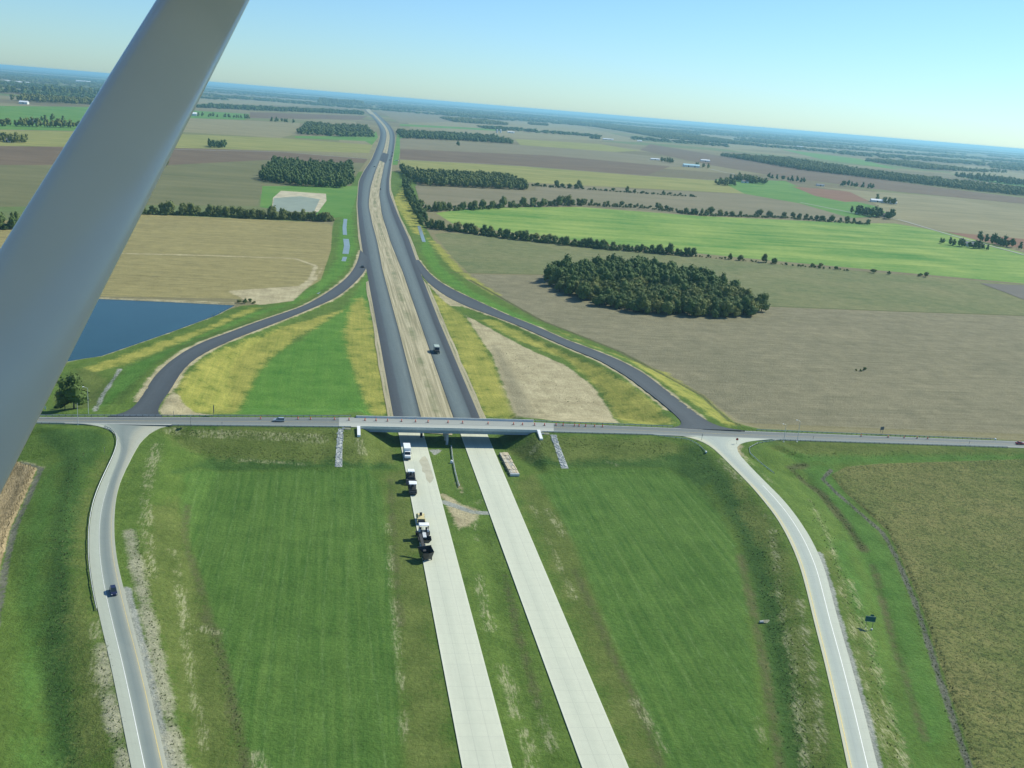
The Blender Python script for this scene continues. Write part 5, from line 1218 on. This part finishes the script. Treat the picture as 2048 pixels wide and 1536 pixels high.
bp_ = GL([(1672, 955), (1700, 938), (1770, 930), (2048, 921), (2080, 920), (2090, 1545), (1955, 1545), (1892, 1360), (1840, 1200), (1802, 1115), (1777, 1064), (1695, 988)])
plants('bean_plants', 'bushy bean plants filling the crop field at the lower right', scatter(bp_, 1.25, 4, .5), M_bean, TU, .4, .7, .62)
cp4 = GL([(-40, 940), (30, 926), (72, 940), (46, 1000), (18, 1060), (-2, 1140), (-40, 1200)])
plants('corn_stalks', 'dry corn stalks in the field corner at the left edge', scatter(cp4, .95, 5, .3), M_corn, [tuft_arrays(20 + i, 5, .3, 1.0) for i in range(3)], .5, .9, 1.35)
wd_ = []
for ln, wdt, n_ in (([(1582, 937), (1640, 985), (1690, 1045), (1727, 1100)], 1.6, 420), ([(1590, 932), (1610, 928)], 1.5, 90), ([(1662, 940), (1645, 958), (1672, 985), (1765, 1065), (1790, 1110), (1830, 1205), (1880, 1360), (1938, 1536)], 1.5, 700),
                    ([(1390, 905), (1450, 970), (1505, 1060), (1540, 1180), (1565, 1330), (1590, 1536)], 5, 1100), ([(150, 900), (140, 1000), (125, 1120), (112, 1260), (120, 1400), (130, 1560)], 4.5, 900), ([(340, 862), (500, 868), (700, 872)], 4.5, 800),
                    ([(400, 905), (560, 912), (700, 912)], 6, 500), ([(1080, 885), (1200, 890), (1340, 895)], 6, 600), ([(265, 1062), (290, 1180), (325, 1360), (360, 1540)], 2.2, 450), ([(205, 1290), (220, 1400), (250, 1540)], 2.2, 250), ([(420, 1250), (455, 1360), (490, 1536)], 1.6, 220),
                    ([(1620, 1000), (1680, 1140), (1730, 1300), (1800, 1540)], 3.5, 500), ([(1545, 1060), (1570, 1250), (1625, 1540)], 3.0, 400), ([(1000, 700), (1080, 760), (1180, 820)], 12, 260), ([(940, 560), (1080, 640), (1240, 703), (1405, 793), (1478, 850)], 1.4, 520), ([(1560, 905), (1800, 910), (2048, 912)], 4, 400), ([(240, 738), (205, 790), (190, 822)], 1.4, 120), ([(470, 610), (380, 655), (250, 705)], 2.5, 300)):
    n_ = int(n_ * .6); l = resample(GL(ln), n_); rg = np.random.default_rng(n_); wd_ += [(q[0] + rg.normal(0, wdt * .55), q[1] + rg.normal(0, wdt * .55)) for q in l]
plants('weeds', 'tall weeds along ditches, banks and field edges', wd_, M_weed, TU, .25, .75, 0., 8)

# ------------------------------------------------------------------ farm buildings
def building(name, label, px, Lw, Ww, eave, ridge, wall, roof, rz, doors=1, wins=2):
    t = thing(name, label, 'building' if name != 'silo' else 'silo', P(*px), rz)
    part('wall', wall, t, lambda m: m.prism([(-Ww / 2, 0), (Ww / 2, 0), (Ww / 2, eave), (0, ridge - .15), (-Ww / 2, eave)], -Lw / 2, Lw / 2))
    ov = .5
    for s in (-1, 1):
        part('roof_slope', roof, t, lambda m: m.add([(-Lw / 2 - ov, s * (Ww / 2 + ov), eave - .25), (Lw / 2 + ov, s * (Ww / 2 + ov), eave - .25), (Lw / 2 + ov, 0, ridge), (-Lw / 2 - ov, 0, ridge), (-Lw / 2 - ov, s * (Ww / 2 + ov), eave - .05), (Lw / 2 + ov, s * (Ww / 2 + ov), eave - .05), (Lw / 2 + ov, 0, ridge + .2), (-Lw / 2 - ov, 0, ridge + .2)], [(0, 1, 2, 3), (4, 7, 6, 5), (0, 4, 5, 1), (1, 5, 6, 2), (3, 2, 6, 7), (0, 3, 7, 4)]))
    for i in range(doors):
        x = (i - (doors - 1) / 2) * Lw / (doors + .5); part('door', M_dark, t, lambda m: m.box(x - 1.5, x + 1.5, -Ww / 2 - .06, -Ww / 2, 0, eave * .8))
    for i in range(wins):
        x = (i + .5 - wins / 2) * Lw / (wins + .3) + 2.2
        wn_ = part('window', M_white, t, lambda m: m.box(x - .7, x + .7, -Ww / 2 - .05, -Ww / 2, eave * .4, eave * .75)); part('pane', M_glass, wn_, lambda m: m.box(x - .55, x + .55, -Ww / 2 - .07, -Ww / 2 - .045, eave * .45, eave * .7))
    return t
bl = [
    ('barn', 'white roofed barn right of the far low wood', (1022, 266), 42, 16, 6, 9, M_wallw, M_roofw, .1, 2, 0),
    ('barn', 'long white barn in the far middle distance', (1216, 280), 66, 18, 6, 9, M_wallw, M_roofw, .02, 2, 0),
    ('barn', 'broad barn with pale blue roof at the right farm', (1382, 334), 55, 24, 6, 10, M_wallw, M_roofb, .05, 2, 0),
    ('barn', 'small white barn right of the blue roofed one', (1410, 323), 36, 14, 5, 8, M_wallw, M_roofw, .1, 1, 0),
    ('barn', 'low white shed at the left end of the right farm', (1310, 320), 34, 12, 4, 6, M_wallw, M_roofw, .02, 1, 0),
    ('barn', 'long white shed by the lane on the right', (1762, 405), 50, 13, 4.5, 7.5, M_wallw, M_roofw, -.05, 2, 0),
    ('house', 'white house beside the long shed on the right', (1786, 408), 15, 9, 4.5, 7.5, M_wallw, M_roofw, .1, 1, 2),
    ('house', 'house with grey roof among trees on the lane', (1723, 428), 20, 10, 4, 7, M_wallw, M_roofg, .3, 1, 3),
    ('house', 'brown roofed house in the grove on the lane', (1768, 434), 18, 11, 4, 7.5, M_brick, M_roofr, -.3, 1, 3),
    ('house', 'grey house behind the hedge at the right border', (1942, 493), 20, 10, 4, 7, M_wallw, M_roofg, -.25, 1, 3),
    ('house', 'dark roofed house at the meadow farm', (1490, 366), 18, 10, 4.5, 8, M_wallw, M_roofr, .2, 1, 2),
    ('house', 'grey roofed bungalow right of the meadow', (1640, 372), 22, 10, 3.5, 6, M_wallw, M_roofg, 0, 1, 3),
    ('barn', 'left white shed before the far right wood', (1772, 321), 42, 15, 5, 8, M_wallw, M_roofw, -.1, 1, 0),
    ('barn', 'middle white shed before the far right wood', (1789, 325), 48, 15, 5, 8, M_wallw, M_roofw, -.1, 1, 0),
    ('barn', 'right, smallest white shed before the far right wood', (1809, 327), 24, 13, 5, 8, M_wallw, M_roofw, -.1, 1, 0),
    ('barn', 'white shed left of the far right fields', (1600, 294), 60, 20, 6, 9, M_wallw, M_roofw, -.1, 1, 0),
    ('barn', 'white shed at the right border behind the long wood', (2026, 365), 30, 14, 5, 8, M_wallw, M_roofw, -.1, 1, 0),
    ('barn', 'white shed below the long barn in the brown fields', (1279, 283), 30, 14, 5, 8, M_wallw, M_roofw, .1, 1, 0),
    ('barn', 'white barn right beside the wing strut', (382, 231), 50, 26, 9, 15, M_wallw, M_roofw, .3, 1, 0),
    ('house', 'white farmhouse among trees right of the wing strut', (428, 291), 18, 11, 5.5, 9, M_wallw, M_roofw, .1, 1, 3),
    ('house', 'white house far left of the wing strut', (48, 208), 34, 20, 8, 13, M_wallw, M_roofw, .1, 1, 2),
    ('house', 'house with grey roof in the tree row left of the strut', (70, 246), 26, 14, 6, 10, M_wallw, M_roofg, .1, 1, 3),
    ('house', 'white house at the left border', (15, 284), 14, 9, 4.5, 8, M_wallw, M_roofg, .1, 1, 2),
    ('barn', 'white shed far beyond the strut on the left', (512, 187), 110, 40, 10, 16, M_wallw, M_roofw, .1, 1, 0),
    ('barn', 'left of the tiny white sheds near the left horizon', (36, 167), 220, 60, 12, 20, M_wallw, M_roofw, .1, 1, 0),
    ('barn', 'right of the tiny white sheds near the left horizon', (166, 164), 200, 60, 12, 20, M_wallw, M_roofw, .1, 1, 0),
]
for a in bl: building(*a)
for x, lb in ((994, 'left silo by the white roofed barn'), (1001, 'right silo by the white roofed barn')):
    t = thing('silo', lb, 'silo', P(x, 266), 0); part('shell', M_galv, t, lambda m: m.tube((0, 0, 0), (0, 0, 17), 4.5, 16)); part('dome', M_roofw, t, lambda m: m.lathe([(4.7, 17), (4, 19), (2.4, 20.4), (.4, 21)], 16))
e_ = [P(a, c) for a, c in ((741, 229), (733, 221.5), (730, 216.5), (735, 213), (745, 210.5), (751, 207.5))]
e2 = [P(a, c) for a, c in ((746, 229), (742, 222), (738, 217.5), (742, 215), (749, 212), (753, 208.5))]
struct(ribbon('earth_track', dense(np.array(e_), 60) + [0, 0, .9], dense(np.array(e2), 60) + [0, 0, .9], M_earth, 3, .1))
# pale lanes
def lane(px, wd, mat=None, z=.45):
    c = resample(np.array([P(a, b) for a, b in px]), 30); d = np.gradient(c, axis=0)[:, :2]; d /= np.linalg.norm(d, axis=1, keepdims=True); nn = np.c_[-d[:, 1], d[:, 0], 0 * d[:, 0]]
    c[:, 2] = z; return struct(ribbon('lane', c + nn * wd / 2, c - nn * wd / 2, mat or M_lane, 2, .1))
M_pud = water_mat('ditch_water_surface', (.20, .25, .24), .3)
M_lane = simple('lane_gravel', (.30, .30, .26), .9)
lane([(1420, 338), (1450, 345), (1490, 352), (1530, 356)], 6); lane([(1600, 405), (1700, 425), (1800, 440), (1900, 470), (2048, 510)], 5); lane([(340, 299), (560, 304), (735, 318)], 6); lane([(800, 320), (1000, 329), (1300, 352), (1450, 362)], 4)
for px, wd in (([(691, 438), (689, 455), (690, 470)], 4.5), ([(692, 478), (694, 492), (691, 508)], 6), ([(690, 514), (686, 526)], 4), ([(838, 452), (843, 468), (848, 484)], 4), ([(636, 588), (655, 580), (668, 572)], 2.5)):
    lane(px, wd, M_pud, .16).name = 'ditch_water'

# ------------------------------------------------------------------ the aircraft's wing strut, close to the lens
def cam_pt(px, py, depth): return CAM + depth * (FW + CX * (px - 1024) / F - CU * (py - 768) / F)
CH = .14
def strut_c(y):
    l = 325 - .619 * y; r_ = 495 - .5077 * y; return (l + r_) / 2, (r_ - l) * .871
c0, w0 = strut_c(-260); c1, w1 = strut_c(1250)
A = Vector(cam_pt(c0, -260, CH * F / w0)); B = Vector(cam_pt(c1, 1250, CH * F / w1)); ax = (B - A).normalized()
mid = (A + B) / 2; to = (Vector(CAM) - mid); nf = (to - ax * to.dot(ax)).normalized(); chd = ax.cross(nf)
if chd.dot(Vector(CX)) < 0: chd = -chd
st = thing('airplane', 'pale metal wing strut of a small airplane crossing the upper left corner', 'airplane', B, 0)
M_strut, n, b = new_mat('strut_paint'); tc = n.nodes.new('ShaderNodeTexCoord'); f = noise(n, 9, 4, tc.outputs['Object'])
n.links.new(mixc(n, f, (.56, .59, .55), (.60, .63, .59)), b.inputs['Base Color']); b.inputs['Roughness'].default_value = .26; b.inputs['Specular IOR Level'].default_value = .75
V = []; Fc = []; K = 28; prof = []
for i in range(K):
    t = 2 * math.pi * i / K; x = math.cos(t); y = math.sin(t)
    prof.append((CH / 2 * x, .031 * math.copysign(abs(y) ** .85, y) * (1 + .18 * -x)))
for q in (A, B):
    for a, c in prof: V.append(q - B + chd * a + nf * c)
Fc = [(i, (i + 1) % K, K + (i + 1) % K, K + i) for i in range(K)] + [tuple(range(K))[::-1], tuple(range(K, 2 * K))]
so = mesh_obj('wing_strut', V, Fc, M_strut, st, smooth_=True)
bm = bmesh.new(); bm.from_mesh(so.data); bmesh.ops.recalc_face_normals(bm, faces=bm.faces); bm.to_mesh(so.data); bm.free()

# the unseen wing it carries, added above the picture to shade the strut
wp = [(-1.0, .02), (-.75, .13), (-.2, .19), (.4, .14), (1.15, .02), (.4, -.03), (-.6, -.05)]
def unseen_wing_skin(m):
    n_ = len(wp); m.add([(x, y, z) for y in (-1.2, 5.2) for x, z in wp], [tuple(range(n_)), tuple(range(2 * n_ - 1, n_ - 1, -1))] + [(i, (i + 1) % n_, n_ + (i + 1) % n_, n_ + i) for i in range(n_)])
for o in (part('unseen_wing_skin', M_white, st, unseen_wing_skin), part('unseen_wing_tip', M_white, st, lambda m: m.box(-.95, 1.05, 5.2, 5.35, -.03, .1, .1, .0)), part('unseen_aileron', M_white, st, lambda m: m.box(1.16, 1.36, 1.5, 5.0, -.01, .03))): o.location = Vector((0, 0, 151.0)) - B

# ------------------------------------------------------------------ the air
ex = float(max(abs(gx).max(), abs(gy).max())) + 200
m = MB(); m.box(-ex, ex, -ex, ex, -3.6, 154.0)
hm = bpy.data.materials.new('haze_air'); hm.use_nodes = True; hn = hm.node_tree; hn.nodes.clear()
ho = hn.nodes.new('ShaderNodeOutputMaterial'); pvn = hn.nodes.new('ShaderNodeVolumePrincipled')
pvn.inputs['Color'].default_value = (.40, .80, 1.0, 1); pvn.inputs['Density'].default_value = HAZE_DENSITY; pvn.inputs['Anisotropy'].default_value = .25
hn.links.new(pvn.outputs[0], ho.inputs['Volume'])
tag(m.build('haze', hm), kind='stuff')
print('woods trees', cnt, 'tris', sum(len(o.data.polygons) for o in scene.objects if o.type == 'MESH'), 'strut top', A.z)
